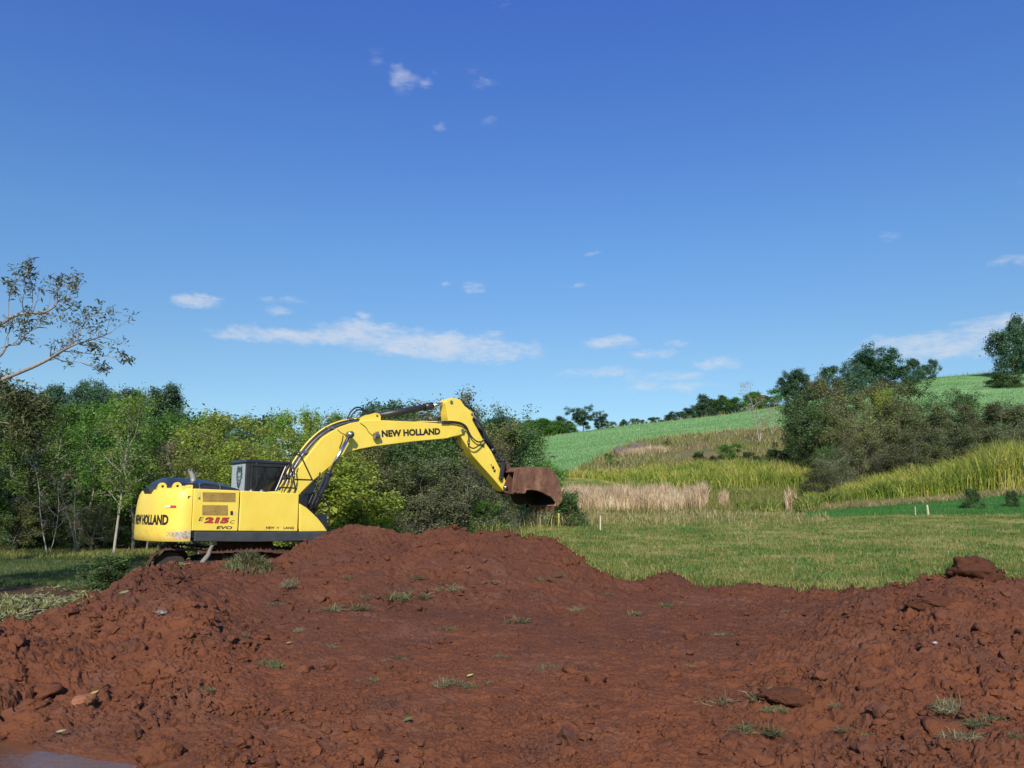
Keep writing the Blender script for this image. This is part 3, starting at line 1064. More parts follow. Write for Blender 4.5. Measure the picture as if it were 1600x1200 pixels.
Y_CW = None
XS, ZT = U(303, 763)
_, ZB = U(303, 846)
print('seam local', XS, 'top', ZT, 'bottom', ZB, 'centre', CEN)
M_YEL = mat_yellow('yellow_paint')
M_YCW = mat_yellow('yellow_paint_scuffed', (XS - .16, ZB + .13, .30, .12))
M_BLK = mat_plain('black_paint', (.022, .023, .026), .42, 0, .2, 5, .1, ((.10, .05, .03), .6, .25))
M_SKIRT = mat_plain('charcoal_skirt', (.050, .055, .058), .6, 0, .2, 4, .3, ((.13, .07, .045), .60, .4))
M_HOOD = mat_plain('dark_blue_hood', (.018, .021, .030), .38, 0, .2, 3, .0, ((.10, .08, .065), .55, .4), .15)
M_EXH = mat_plain('exhaust_metal', (.50, .48, .45), .5, .6, .15, 9)
M_CHROME = mat_plain('chrome_rod', (.55, .56, .58), .22, 1.0, .08, 8)
M_STEEL = mat_plain('worn_steel', (.28, .27, .26), .42, .8, .2, 9, .1, ((.16, .08, .05), .55, .6))
M_HOSE = mat_plain('rubber_hose', (.025, .024, .024), .5, 0, .2, 20)
M_CYL = mat_plain('cylinder_black', (.040, .040, .042), .38, .2, .2, 6, .05, ((.18, .11, .07), .6, .35))
M_MUDSTEEL = mat_plain('mud_caked_steel', (.115, .045, .028), .85, 0, .35, 7, 1.0, ((.05, .03, .025), .5, .7))
M_TRACK = mat_plain('mud_caked_track', (.085, .034, .022), .9, 0, .35, 6, 1.0, ((.16, .06, .035), .5, .7))
M_TRACKSHADE = mat_plain('shade_toned_track_parts', (.030, .017, .012), .8, 0, .3, 6, .6, ((.07, .03, .02), .6, .5))  # near-black colour paints in the shade of the hollow between the track runs
M_RED = mat_plain('red_sticker', (.50, .045, .030), .5, 0, .1)
M_WHITE = mat_plain('white_sticker', (.72, .72, .70), .5, 0, .05)
M_INK = mat_plain('black_lettering', (.020, .017, .014), .55, 0, .1)
M_VENT_, N, b = new_mat('dusty_mesh_vent')
tcn = N.new('ShaderNodeTexCoord').outputs['Object']
sx = N.new('ShaderNodeSeparateXYZ'); N.put(sx.inputs[0], tcn)
g1 = N.math('SINE', N.math('MULTIPLY', sx.outputs[0], 2 * math.pi / .024))
g2 = N.math('SINE', N.math('MULTIPLY', sx.outputs[2], 2 * math.pi / .024))
hole = N.math('GREATER_THAN', N.math('MULTIPLY', g1, g2), .15)
c = N.mix(N.maprange(N.noise(tcn, 7, 6, .7), .35, .65), (.36, .22, .045), (.50, .33, .08))
c = N.mix(N.maprange(N.noise(N.scale_vec(tcn, (.6, 1, 3)), 9, 6, .7), .60, .68, 0, .8), c, (.10, .06, .03))
c = N.mix(N.math('MULTIPLY', hole, .65), c, (.09, .055, .02))
N.put(b.inputs['Base Color'], c); b.inputs['Roughness'].default_value = .8
M_VENT = M_VENT_

exc = empty('excavator', (float(CEN[0]), float(CEN[1]), GZ0), HEAD)
tag(exc, 'yellow tracked excavator with raised boom standing behind the red earth heap', 'excavator')

# ---- counterweight: lofted rounded tail
zs_prof = [(ZB, .955, .0), (ZB + .05, .99, .0), (ZB + .14, 1.0, 0), (ZB + .45, 1.0, 0), (ZT - .42, .985, 0), (ZT - .24, .95, 0), (ZT - .11, .90, 0), (ZT - .03, .83, 0), (ZT + .012, .72, 0)]
TAIL = .62


def tail_pt(a, s=1.0):
    """a from -1 (near side seam) over 0 (rear centre) to 1 (far side seam)"""
    th = a * math.pi / 2
    c, s_ = math.cos(th), math.sin(th)
    e = .88
    x = -TAIL * (abs(c) ** e) * s
    y = 1.35 * (abs(s_) ** e) * (1 if s_ > 0 else -1)
    return x, y


def build_cw(bm):
    rings = []
    na = 48
    for k, (z, s, _) in enumerate(zs_prof):
        ring = []
        for i in range(na + 1):
            a = -1 + 2 * i / na
            x, y = tail_pt(a, s)
            ys_ = 1 - (1 - s) * .22
            ring.append(bm.verts.new((XS - .006 + x, y * ys_, z + (.0 if k < 6 else 0))))
        rings.append(ring)
    for r0, r1 in zip(rings[:-1], rings[1:]):
        for i in range(na):
            bm.faces.new((r0[i], r0[i + 1], r1[i + 1], r1[i]))
        bm.faces.new((r0[0], r1[0], r1[-1], r0[-1]))
    bm.faces.new(rings[0][::-1])
    bm.faces.new(rings[-1])


cw = link('counterweight', mesh_bm('counterweight', build_cw, M_YCW), exc)
bevel_obj(cw, .02, 3, 40)
def eye_bm(cx_, cy_, zc):
    def bld(bm):
        add_tube(bm, [(cx_, cy_ - .035, zc), (cx_, cy_ + .035, zc)], .085, 20)
        add_box(bm, cx_ - .10, cx_ + .10, cy_ - .03, cy_ + .03, ZT - .12, zc - .01)
    return bld
for cx_, cy_ in ((XS - .24, -1.02), (XS - .40, -.55)):
    le = link('lifting_eye', mesh_bm('lifting_eye', eye_bm(cx_, cy_, ZT + .045), M_YEL, False), exc)
    link('eye_hole', mesh_bm('eye_hole', lambda bm: add_tube(bm, [(cx_, cy_ - .038, ZT + .05), (cx_, cy_ + .038, ZT + .05)], .028, 12), M_INK, False), le)
# yellow bracket at the top corner by the seam
x0_, z0_ = U(285, 766, -1.2); x1_, z1_ = U(301, 758, -1.2)
o = link('bracket', mesh_bm('bracket', lambda bm: (add_box(bm, x0_ + .12, x1_ - .0, -1.24, -.9, ZT - .07, ZT + .075), add_box(bm, x0_ - .02, x0_ + .125, -1.26, -1.0, ZT - .05, ZT + .05)), M_YEL, False), exc)
bevel_obj(o, .012)
# grey plate lying on the rear corner
x0_, z0_ = U(246, 765, -.2)
o = link('step_plate', mesh_bm('step_plate', lambda bm: add_prism(bm, [(XS - .56, ZT - .10), (XS - .30, ZT - .03), (XS - .34, ZT + .06), (XS - .62, ZT + .02)], -.35, .1), M_SKIRT, False), exc)
# reflector
def strip_on_tail(name, a0, a1, z0, z1, mat, off=.006):
    def bld(bm):
        n = 8
        vs = []
        for i in range(n + 1):
            a = a0 + (a1 - a0) * i / n
            x, y = tail_pt(a)
            x2, y2 = tail_pt(a + .01)
            nx, ny = -(y2 - y), (x2 - x)
            l = math.hypot(nx, ny); nx, ny = nx / l, ny / l
            if nx * x + ny * y < 0:
                nx, ny = -nx, -ny
            px_, py_ = XS + x * .985 + nx * (off + .02), y + ny * off
            vs.append((bm.verts.new((px_, py_, z0)), bm.verts.new((px_, py_, z1))))
        for i in range(n):
            bm.faces.new((vs[i][0], vs[i + 1][0], vs[i + 1][1], vs[i][1]))
    return link(name, mesh_bm(name, bld, mat), exc)


FONT_CACHE = {}


def text_mesh(txt, bold=.018, width=1.0, spacing=1.0):
    """returns verts (N,2) in units of cap height ~.7 and faces"""
    cu = bpy.data.curves.new('lettering', 'FONT')
    cu.body = txt
    cu.offset = bold
    cu.space_character = spacing
    cu.resolution_u = 3
    ob = bpy.data.objects.new('lettering_source', cu)
    COL.objects.link(ob)
    dg = bpy.context.evaluated_depsgraph_get()
    dg.update()
    me = bpy.data.meshes.new_from_object(ob.evaluated_get(dg))
    v = np.array([p.co[:2] for p in me.vertices])
    f = [list(p.vertices) for p in me.polygons]
    bpy.data.objects.remove(ob)
    bpy.data.meshes.remove(me)
    v[:, 0] -= v[:, 0].min(); v[:, 1] -= v[:, 1].min()
    v[:, 0] /= v[:, 0].max(); v[:, 1] /= v[:, 1].max()
    return v, f


def text_plane(name, txt, p0, p1, h, lat, mat, parent, off=.004, bold=.02, slant=0.0, drop=0.0, label=None):
    """lettering from p0 to p1 (x,z) on the plane lateral=lat, cap height h"""
    v, f = text_mesh(txt, bold)
    dx, dz = p1[0] - p0[0], p1[1] - p0[1]
    L = math.hypot(dx, dz)
    ux, uz = dx / L, dz / L
    vs = [(p0[0] + ux * L * a + (-uz) * h * b_ + slant * h * b_, lat - off, p0[1] + uz * L * a + ux * h * b_) for a, b_ in v]
    bm = bmesh.new()
    bv = [bm.verts.new(p) for p in vs]
    for q_ in f:
        try:
            bm.faces.new([bv[i] for i in q_])
        except ValueError:
            pass
    me = bpy.data.meshes.new(name)
    bm.to_mesh(me); bm.free()
    me.materials.append(mat)
    o = link(name, me, parent)
    if label:
        o['label'] = label
    return o


# wrapped lettering on the tail
v, f = text_mesh('NEW HOLLAND', .045)
arc = [(a, *tail_pt(a)) for a in np.linspace(-1, 1, 401)]
cum = [0]
for q0, q1 in zip(arc[:-1], arc[1:]):
    cum.append(cum[-1] + math.hypot(q1[1] - q0[1], q1[2] - q0[2]))
cum = np.array(cum); aa = np.array([q_[0] for q_ in arc])
S_END = .47            # arc distance of the last letter from the near seam
TXT_L = 1.62
zt0 = U(240, 821)[1]
TXT_H = .215
bm = bmesh.new()
bv = []
for (u_, w_) in v:
    s = S_END + (1 - u_) * TXT_L
    a = float(np.interp(s, cum, aa))
    x, y = tail_pt(a); x2, y2 = tail_pt(a + .004)
    nx, ny = -(y2 - y), (x2 - x); l = math.hypot(nx, ny); nx /= l; ny /= l
    if nx * x + ny * y < 0:
        nx, ny = -nx, -ny
    bv.append(bm.verts.new((XS - .006 + x + nx * .007, y + ny * .007, zt0 + w_ * TXT_H)))
for q_ in f:
    try:
        bm.faces.new([bv[i] for i in q_])
    except ValueError:
        pass
bmesh.ops.triangulate(bm, faces=bm.faces)
bmesh.ops.subdivide_edges(bm, edges=[e for e in bm.edges if e.calc_length() > .09], cuts=2)
me = bpy.data.meshes.new('lettering'); bm.to_mesh(me); bm.free(); me.materials.append(M_INK)
link('lettering', me, cw)


def a_at(s):
    return float(np.interp(s, cum, aa))


zr = U(258, 793)[1]
o = strip_on_tail('reflector', a_at(.44), a_at(.32), zr, zr + .045, M_RED, .004); o.parent = cw
o = strip_on_tail('reflector', a_at(.57), a_at(.443), zr, zr + .045, M_WHITE, .004); o.parent = cw

# ---- near side panels (right side house)
LAT = -1.35
def panel(name, pts, mat=M_YEL, y0=LAT, y1=-.62, parent=exc, bv_=.022):
    o = link(name, mesh_bm(name, lambda bm: add_prism(bm, pts, y0, y1), mat, True), parent)
    return bevel_obj(o, bv_, 3)


G = .010
e0 = U(303.6, 763); e1 = U(373, 766); e2 = U(374, 830); e3 = U(303.6, 829)
xa, xb, xc, xd = XS + .006, U(374, 800)[0], U(467, 800)[0], U(511, 829)[0]
zb1 = U(303, 829.5)[1]
zb2 = U(467, 830.5)[1]
ztop = lambda x: ZT - .004 - (x - XS) * .026
zbot = lambda x: zb1 + (zb2 - zb1) * (x - XS) / (xc - XS)
engine_door = panel('engine_door', [(xa, zbot(xa)), (xb - G, zbot(xb)), (xb - G, ztop(xb)), (xa, ztop(xa))])
side_door = panel('side_door', [(xb + G, zbot(xb)), (xc - G, zbot(xc)), (xc - G, U(467, 771)[1]), (xb + G, ztop(xb))])
fn = [(467.5, 831), (512, 830.5), (505, 820), (497, 810), (489, 802), (479, 793), (467.5, 786.5)]
fender = panel('front_fender', [(U(a, b_)[0] + (G if i in (0, 6) else 0), U(a, b_)[1]) for i, (a, b_) in enumerate(fn)], y1=-.70)
# dark core behind the seams
core = link('house_core', mesh_bm('house_core', lambda bm: (add_box(bm, XS - .15, xc + .02, -1.325, 1.30, ZB + .08, zb1 + .02),
            add_box(bm, XS - .1, xc - .03, -1.325, -.64, ZB + .1, U(467, 775)[1] - .03),
            add_box(bm, XS - .1, xc - .3, -.62, 1.30, ZB + .1, ztop(xc) - .22)), M_BLK, False), exc)
skirt_pts = [(303.5, 846), (400, 847), (440, 846), (505, 844.5), (513, 842), (515, 831), (303.5, 830)]
skirt = panel('lower_skirt', [(U(a, b_)[0] + (.006 if i in (0, 6) else 0), U(a, b_)[1] - (.004 if i > 4 else 0)) for i, (a, b_) in enumerate(skirt_pts)], M_SKIRT, LAT + .004, -1.15)
# underside frame and slew ring
z_und = ZB + .03
link('chassis_frame', mesh_bm('chassis_frame', lambda bm: (add_box(bm, XS - .3, 1.55, -1.1, 1.25, ZB + .02, ZB + .2),
     add_box(bm, 1.0, 1.75, -.6, .35, ZB + .05, ZB + .35)), M_BLK, False), exc)
# front right tool box
fb = [(492, 803), (509, 803), (510, 830), (492, 830)]
o = panel('tool_box', [U(a, b_, -1.15) for a, b_ in fb], M_BLK, -1.22, -.72)
# dark strip on top front of side door
o = panel('edge_trim', [U(467.6, 771), U(473, 775), U(474, 790), U(467.8, 786)], M_BLK, LAT + .03, -.7, exc, .01)

# vents
def quad_plate(name, pts, lat, mat, parent, th=.008):
    o = link(name, mesh_bm(name, lambda bm: add_prism(bm, pts, lat - th, lat + .004), mat, False), parent)
    return o


def vent(pts):
    P = [U(a, b_) for a, b_ in pts]
    quad_plate('vent', P, LAT, M_VENT, engine_door, .004)


vent([(316.5, 769), (368, 770), (368, 784.5), (317, 784)])
vent([(316, 789), (356, 789.5), (356, 805.5), (316, 805)])
# handles and small stickers on doors
quad_plate('door_handle', [U(360, 798.5), U(363.5, 798.5), U(363.5, 804.5), U(360, 804.5)], LAT, M_INK, engine_door, .012)
quad_plate('sticker', [U(364.2, 799), U(369, 799), U(369, 804.5), U(364.2, 804.5)], LAT, mat_plain('pale_yellow_sticker', (.72, .60, .16), .5), engine_door, .003)
quad_plate('sticker', [U(308, 769), U(313.5, 769), U(313.5, 781), U(308, 781)], LAT, bpy.data.materials['pale_yellow_sticker'], engine_door, .003)
quad_plate('sticker_mark', [U(309, 778), U(313, 778), U(312.5, 779), U(309, 779)], LAT - .003, M_INK, engine_door, .002)
quad_plate('sticker_mark', [U(311.6, 776.4), U(312.6, 776.4), U(312.6, 780.4), U(311.6, 780.4)], LAT - .003, M_INK, engine_door, .0025)

# model lettering
text_plane('lettering', '215', U(318.5, 817.5), U(356, 818), U(318, 808)[1] - U(318, 817.5)[1], LAT, M_INK, engine_door, .0035, .075, .28)
text_plane('lettering', '215', U(320, 817), U(355, 817.6), U(318, 809)[1] - U(318, 817)[1], LAT, M_RED, engine_door, .006, .045, .28, label='red slanted model number')
text_plane('lettering', 'E', U(310, 814), U(316, 814), U(310, 808)[1] - U(310, 814)[1], LAT, M_INK, engine_door, .0035, .0, .35)
text_plane('lettering', 'C', U(358.5, 818), U(365, 818), U(358, 813)[1] - U(358, 818)[1], LAT, M_INK, engine_door, .0035, .0, .35)
text_plane('lettering', 'EVO', U(338, 826.6), U(362, 827), U(338, 821.8)[1] - U(338, 826.6)[1], LAT, M_INK, engine_door, .0035, .03, .3)
hh_ = U(415, 823)[1] - U(415, 826.8)[1]
text_plane('lettering', 'NEW', U(415.5, 826.4), U(429, 826.5), hh_, LAT, M_INK, side_door, .0035, .03)
text_plane('lettering', 'H', U(432.2, 826.5), U(435.4, 826.5), hh_, LAT, M_INK, side_door, .0035, .0)
text_plane('lettering', 'LAND', U(443, 826.6), U(459.5, 826.7), hh_, LAT, M_INK, side_door, .0035, .03)

# ---- engine hood: low dark dome
def build_hood(bm):
    x0, x1 = U(246, 760, -.2)[0], U(366, 760, -.6)[0]
    x0 = XS - .36
    n = 14
    secs = []
    prof = [(-1.0, 0), (-.99, .09), (-.93, .125), (-.70, .155), (-.45, .24), (-.1, .262), (.5, .265), (.85, .23), (1.1, .15), (1.2, 0)]
    for i in range(n + 1):
        t = i / n
        x = x0 + (x1 - x0) * t
        e = min(1, math.sin(math.pi * min(t * 3.6, .5)) ) * (1 - .32 * max(0, (t - .45) / .55) ** 1.5)
        if i == n:
            e *= .85
        zb = ztop(x) - .10
        secs.append([bm.verts.new((x, y, zb + (.10 + h * 1.0) * e if h > 0 else zb - .05)) for y, h in prof])
    for a, b_ in zip(secs[:-1], secs[1:]):
        for k in range(len(prof) - 1):
            bm.faces.new((a[k], b_[k], b_[k + 1], a[k + 1]))
    bm.faces.new(secs[0]); bm.faces.new(secs[-1][::-1])


hood = link('engine_hood', mesh_bm('engine_hood', build_hood, M_HOOD, True), exc)
bevel_obj(hood, .015, 2, 25)
for px_ in (311, 343):
    x, z = U(px_, 757, -1.0)
    link('hood_latch', mesh_bm('hood_latch', lambda bm: add_tube(bm, [(x, -1.02, ZT + .0), (x + .01, -1.04, ZT + .04), (x - .02, -1.05, ZT + .08), (x + .01, -1.03, ZT + .12)], .012, 6), M_STEEL, False), hood)
def build_slots(bm):
    for k in range(5):
        x, z = U(322 + k * 4.2, 753, -1.0)
        add_box(bm, x - .03, x + .03, -.955, -.90, ZT + .10 - k * .006, ZT + .13 - k * .006)
link('hood_slots', mesh_bm('hood_slots', build_slots, M_INK, False), hood)

# exhaust
ex_x, ex_z = U(301.5, 752, -.55)
def build_exh(bm):
    z0 = ZT + .10
    add_tube(bm, [(ex_x, -.55, z0), (ex_x, -.55, z0 + .12), (ex_x - .02, -.55, z0 + .20), (ex_x - .09, -.55, z0 + .30)], [.062, .060, .057, .054], 16, False)
    bm.verts.ensure_lookup_table()
    top = bm.verts[-16:]
    for k, vv in enumerate(top):
        vv.co.z += (.05 if vv.co.x < ex_x - .09 else -.03)
    # inner wall
    add_tube(bm, [(ex_x - .085, -.55, z0 + .30), (ex_x - .02, -.55, z0 + .2)], [.047, .047], 16, False)
link('exhaust_pipe', mesh_bm('exhaust_pipe', build_exh, M_EXH), exc)
link('exhaust_mouth', mesh_bm('exhaust_mouth', lambda bm: add_tube(bm, [(ex_x - .093, -.55, ZT + .395), (ex_x - .088, -.55, ZT + .405)], .05, 14), M_INK), exc)

# small caps on top of the side house
for px_ in (392.5, 409):
    x, z = U(px_, 766, -1.0)
    zt_ = ztop(x)
    link('filler_cap', mesh_bm('filler_cap', lambda bm: add_tube(bm, [(x, -1.0, zt_ - .02), (x, -1.0, zt_ + .035), (x, -1.0, zt_ + .04), (x, -1.0, zt_ + .06)], [.055, .055, .035, .03], 14), M_STEEL), exc)
xm, _ = U(424, 766, -1.0); xn, _ = U(434, 766, -1.0)
link('step_pad', mesh_bm('step_pad', lambda bm: add_box(bm, xm, xn, -1.1, -.8, ztop(xn) - .03, ztop(xn) + .028), M_YEL, False), exc)

# ---- cab on the far side
CY0, CY1 = .42, 1.38
cx0, cz_t = U(386.5, 719.5, CY0)
cx1 = cx0 + 1.72
zb_c = ZB + .25
zt_c = cz_t
print('cab', cx0, cz_t)
cab = link('cab', mesh_bm('cab', lambda bm: (
    add_prism(bm, [(cx0 + .03, zb_c), (cx1, zb_c), (cx1, zb_c + .5), (cx0 + .03, zb_c + .5)], CY0 + .02, CY1),
    add_box(bm, cx0 - .01, cx0 + .10, CY0, CY0 + .10, zb_c, zt_c - .03),       # corner posts
    add_box(bm, cx0 - .01, cx0 + .10, CY1 - .10, CY1, zb_c, zt_c - .03),
    add_prism(bm, [(cx1 - .10, zb_c + .4), (cx1, zb_c + .4), (cx1 - .22, zt_c - .03), (cx1 - .32, zt_c - .03)], CY0, CY0 + .08),
    add_prism(bm, [(cx1 - .10, zb_c + .4), (cx1, zb_c + .4), (cx1 - .22, zt_c - .03), (cx1 - .32, zt_c - .03)], CY1 - .08, CY1),
    add_box(bm, cx0 + .62, cx0 + .68, CY1 - .06, CY1, zb_c, zt_c - .03),
    add_box(bm, cx0 + .1, cx0 + .17, CY0 + .015, CY0 + .06, zb_c, zt_c - .05),
    add_box(bm, cx0 + .1, cx1 - .2, CY0, CY0 + .06, zt_c - .14, zt_c - .04)), M_BLK, False), exc)
bevel_obj(cab, .02, 2)
roof = link('cab_roof', mesh_bm('cab_roof', lambda bm: add_prism(bm, [(cx0 - .05, zt_c - .055), (cx1 - .2, zt_c - .055), (cx1 - .26, zt_c + .0), (cx0 + .02, zt_c + .035), (cx0 - .05, zt_c - .01)], CY0 - .02, CY1 + .03), M_HOOD, True), cab)
bevel_obj(roof, .03, 3)
M_GLASS, N, b = new_mat('dark_cab_glass')
b.inputs['Base Color'].default_value = (.012, .013, .015, 1)
b.inputs['Roughness'].default_value = .12
b.inputs['Alpha'].default_value = .95
o = link('side_window', mesh_bm('side_window', lambda bm: add_box(bm, cx0 + .17, cx1 - .26, CY0 + .025, CY0 + .035, zb_c + .5, zt_c - .13), M_GLASS, False), cab)
link('back_panel', mesh_bm('back_panel', lambda bm: add_box(bm, cx0 - .012, cx0 + .0, CY0 + .07, CY1 - .04, zb_c + .1, zt_c - .065), mat_plain('pale_panel', (.42, .47, .46), .35, 0, .05, 3, .0, None, .3), False), cab)['label'] = 'pale grey rear panel with a dark emblem'
def build_emb(bm):
    r_ = random.Random(4)
    cyc, czc = (CY0 + CY1) / 2 - .05, zt_c - .40
    pts = []
    n = 44
    for i in range(n):
        a = 2 * math.pi * i / n
        rr = (.20 + .055 * (i % 2) + .03 * math.sin(3 * a) + r_.uniform(-.02, .03))
        pts.append((cyc + math.cos(a) * rr * .8, czc + math.sin(a) * rr * 1.15 + .04))
    vo = [bm.verts.new((cx0 - .0145, y, z)) for y, z in pts]
    vi = [bm.verts.new((cx0 - .0145, cyc + (y - cyc) * (.42 if i % 3 else .7), czc + (z - czc) * (.42 if i % 3 else .72))) for i, (y, z) in enumerate(pts)]
    for i in range(n):
        bm.faces.new((vo[i], vo[(i + 1) % n], vi[(i + 1) % n], vi[i]))
    for (y, z, w, h) in ((.05, .02, .05, .035), (-.06, .03, .05, .03), (0, -.07, .09, .03), (.02, -.33, .26, .035), (-.03, -.40, .16, .03), (0, -.01, .03, .09)):
        q_ = [bm.verts.new((cx0 - .015, cyc + y + a * w / 2, czc + z + b_ * h / 2 + a * .01)) for a, b_ in ((-1, -1), (1, -1), (1, 1), (-1, 1))]
        bm.faces.new(q_)
link('emblem', mesh_bm('emblem', build_emb, mat_plain('dark_blue_print', (.05, .07, .09), .5), False), cab)
# seat inside the cab
def build_seat(bm):
    xs_, ym = cx0 + .55, (CY0 + CY1) / 2
    add_box(bm, xs_, xs_ + .5, ym - .24, ym + .24, zb_c + .35, zb_c + .6)
    add_prism(bm, [(xs_ - .05, zb_c + .55), (xs_ + .08, zb_c + .55), (xs_ - .04, zt_c - .4), (xs_ - .16, zt_c - .4)], ym - .22, ym + .22)
    add_box(bm, cx1 - .5, cx1 - .3, CY0 + .15, CY0 + .3, zb_c + .5, zb_c + .8)
o = link('operator_seat', mesh_bm('operator_seat', build_seat, mat_plain('seat_cloth', (.06, .045, .035), .8), False), cab)
bevel_obj(o, .03)

# ---- boom
BW = .23
def mid(lat, pts):
    return [U(a, b_, lat) for a, b_ in pts]


boom_px = [(468, 790), (469.6, 770.8), (488.8, 751.6), (515, 729.7), (534, 712), (550, 705), (562, 701.8), (585, 697.5), (645, 690), (699, 685), (712.5, 681.8), (722, 678.5), (727, 673), (727, 667), (721, 661.5),
           (712, 658.5), (701, 659), (690, 662), (660, 659.5), (630, 658), (600, 656.5), (570, 657), (548, 661), (532, 667), (518, 674.5), (503, 684.5), (483.6, 708.5), (462.6, 736), (447, 762), (440, 790)]
boom_pts = mid(-BW, boom_px)
boom = link('boom', mesh_bm('boom', lambda bm: add_prism(bm, boom_pts, -BW, BW), M_YEL, True), exc)
bevel_obj(boom, .018, 2, 50)
lug_px = [(560, 660), (566, 651), (577.5, 647.5), (586, 645), (592, 646.5), (594.5, 651), (594, 660)]
boom_lug = link('boom_lug', mesh_bm('boom_lug', lambda bm: (add_prism(bm, mid(-.13, lug_px), -.15, -.10), add_prism(bm, mid(-.13, lug_px), .10, .15)), M_YEL, False), boom)
# welded side edge beads (near edge rails)
def offs(px_list, lat, r, sides=6):
    def bld(bm):
        add_tube(bm, [(x, lat, z) for x, z in mid(lat, px_list)], r, sides)
    return bld


def pin(name, px_, py_, lat0, lat1, r, mat, parent, r2=None):
    x, z = U(px_, py_, lat0)
    def bld(bm):
        add_tube(bm, [(x, lat0, z), (x, lat1, z)], r, 18)
        if r2:
            add_tube(bm, [(x, lat0 - .012, z), (x, lat0, z)], r2, 12)
    return link(name, mesh_bm(name, bld, mat, False), parent)


pin('pin', 589.5, 649.5, -.165, .165, .030, M_STEEL, boom)
pin('pin', 722.8, 672.6, -BW - .02, BW + .02, .040, M_STEEL, boom, .055)
# boss plate at the boom tip and foot reinforcement
quad_plate('weld_plate', mid(-BW, [(700, 683.5), (712, 680.5), (718, 672), (712, 663), (700, 661.5), (706, 672)]), -BW, M_YEL, boom, .008)
# pipes and hoses over the boom
tp = [(438, 762), (448, 741), (462, 716), (480, 692), (500, 673.5), (522, 661.5), (545, 655.5), (575, 653.8), (610, 656), (650, 658.5), (690, 659.5)]
def hose(name, pts, lat, r, mat, parent, n=5):
    def bld(bm):
        P = [(*([U(a, b_, lat)[0]]), lat, U(a, b_, lat)[1]) for a, b_ in pts]
        add_tube(bm, smooth_path(P, n), r, 8)
    return link(name, mesh_bm(name, bld, mat, True), parent)


hose('hydraulic_pipe', tp, .20, .022, M_YEL, boom)
hose('hydraulic_pipe', [(a + 1.5, b_ + 1.8) for a, b_ in tp], .10, .024, M_BLK, boom)
hose('hydraulic_pipe', [(a + 3, b_ + 2.8) for a, b_ in tp], .02, .022, M_HOSE, boom)
hose('hydraulic_pipe', [(a + 4.5, b_ + 3.8) for a, b_ in tp], -.06, .022, M_STEEL, boom)
hose('hydraulic_pipe', [(a + 6, b_ + 4.6) for a, b_ in tp], -.13, .020, M_HOSE, boom)
for (a, b_) in ((474, 707), (515, 669), (635, 658.5), (448, 745), (690, 660)):
    x, z = U(a, b_, 0)
    o = link('pipe_clamp', mesh_bm('pipe_clamp', lambda bm: add_box(bm, x - .04, x + .04, -.18, .23, z - .03, z + .035), M_STEEL, False), boom)
    o.rotation_euler = (0, 0, 0)
# hose loop at the arm cylinder foot
hose('hydraulic_hose', [(543, 655), (547, 645), (554, 638), (561, 636.5), (568, 640), (577, 644.5), (588, 645.5), (596, 648)], .04, .022, M_HOSE, boom)
hose('hydraulic_hose', [(546, 655), (551, 647), (558, 641), (564, 640.5), (571, 644), (580, 646.5)], -.05, .020, M_HOSE, boom)
# work light on the boom side
lx, lz = U(590.5, 681.5, -BW - .1)
def build_lamp(bm):
    add_tube(bm, [(lx - .11, -BW - .10, lz), (lx + .05, -BW - .10, lz)], [.085, .055], 14)
    add_box(bm, lx - .02, lx + .02, -BW - .12, -BW + .01, lz - .02, lz + .12)
link('work_lamp', mesh_bm('work_lamp', build_lamp, M_STEEL, False), boom)
hose('lamp_cable', [(563, 661), (572, 668), (576, 675), (583, 680.5), (590, 681)], -BW - .012, .007, M_HOSE, boom)
hose('lamp_cable', [(527, 671), (533, 676), (539, 679)], -BW - .012, .006, M_HOSE, boom)

# lettering on the boom
pb0 = U(596.5, 683.2, -BW); pb1 = U(688, 679.0, -BW)
ht = U(640, 670.4, -BW)[1] - U(640, 681.1, -BW)[1]
text_plane('lettering', 'NEW HOLLAND', pb0, pb1, ht, -BW, M_INK, boom, .006, .05)

# ---- boom lift cylinders
for lat, nm in ((-.42, 'lift_cylinder'), (.42, 'lift_cylinder')):
    T0 = U(547, 679, -.42); T1 = U(514.5, 738, -.42); T2 = U(485, 803, -.42)
    def bld(bm):
        add_tube(bm, [(T1[0] * .97 + T2[0] * .03, lat, T1[1] * .97 + T2[1] * .03), (T2[0], lat, T2[1])], .085, 18)
        add_tube(bm, [(T1[0], lat, T1[1]), (T1[0] * .93 + T2[0] * .07, lat, T1[1] * .93 + T2[1] * .07)], .100, 18)
    cy_ = link(nm, mesh_bm(nm, bld, M_CYL), exc)
    link('rod', mesh_bm('rod', lambda bm: add_tube(bm, [(T0[0], lat, T0[1]), (T1[0], lat, T1[1])], .050, 16), M_CHROME), cy_)
    link('rod_eye', mesh_bm('rod_eye', lambda bm: add_tube(bm, [(T0[0], lat - .07, T0[1]), (T0[0], lat + .07, T0[1])], .085, 18), M_STEEL), cy_)
x, z = U(547, 679, -.42)
link('pin', mesh_bm('pin', lambda bm: add_tube(bm, [(x, -.51, z), (x, .51, z)], .045, 14), M_STEEL), boom)
hose('grease_line', [(536, 680), (534, 690), (530, 700)], -BW - .02, .008, M_HOSE, boom)

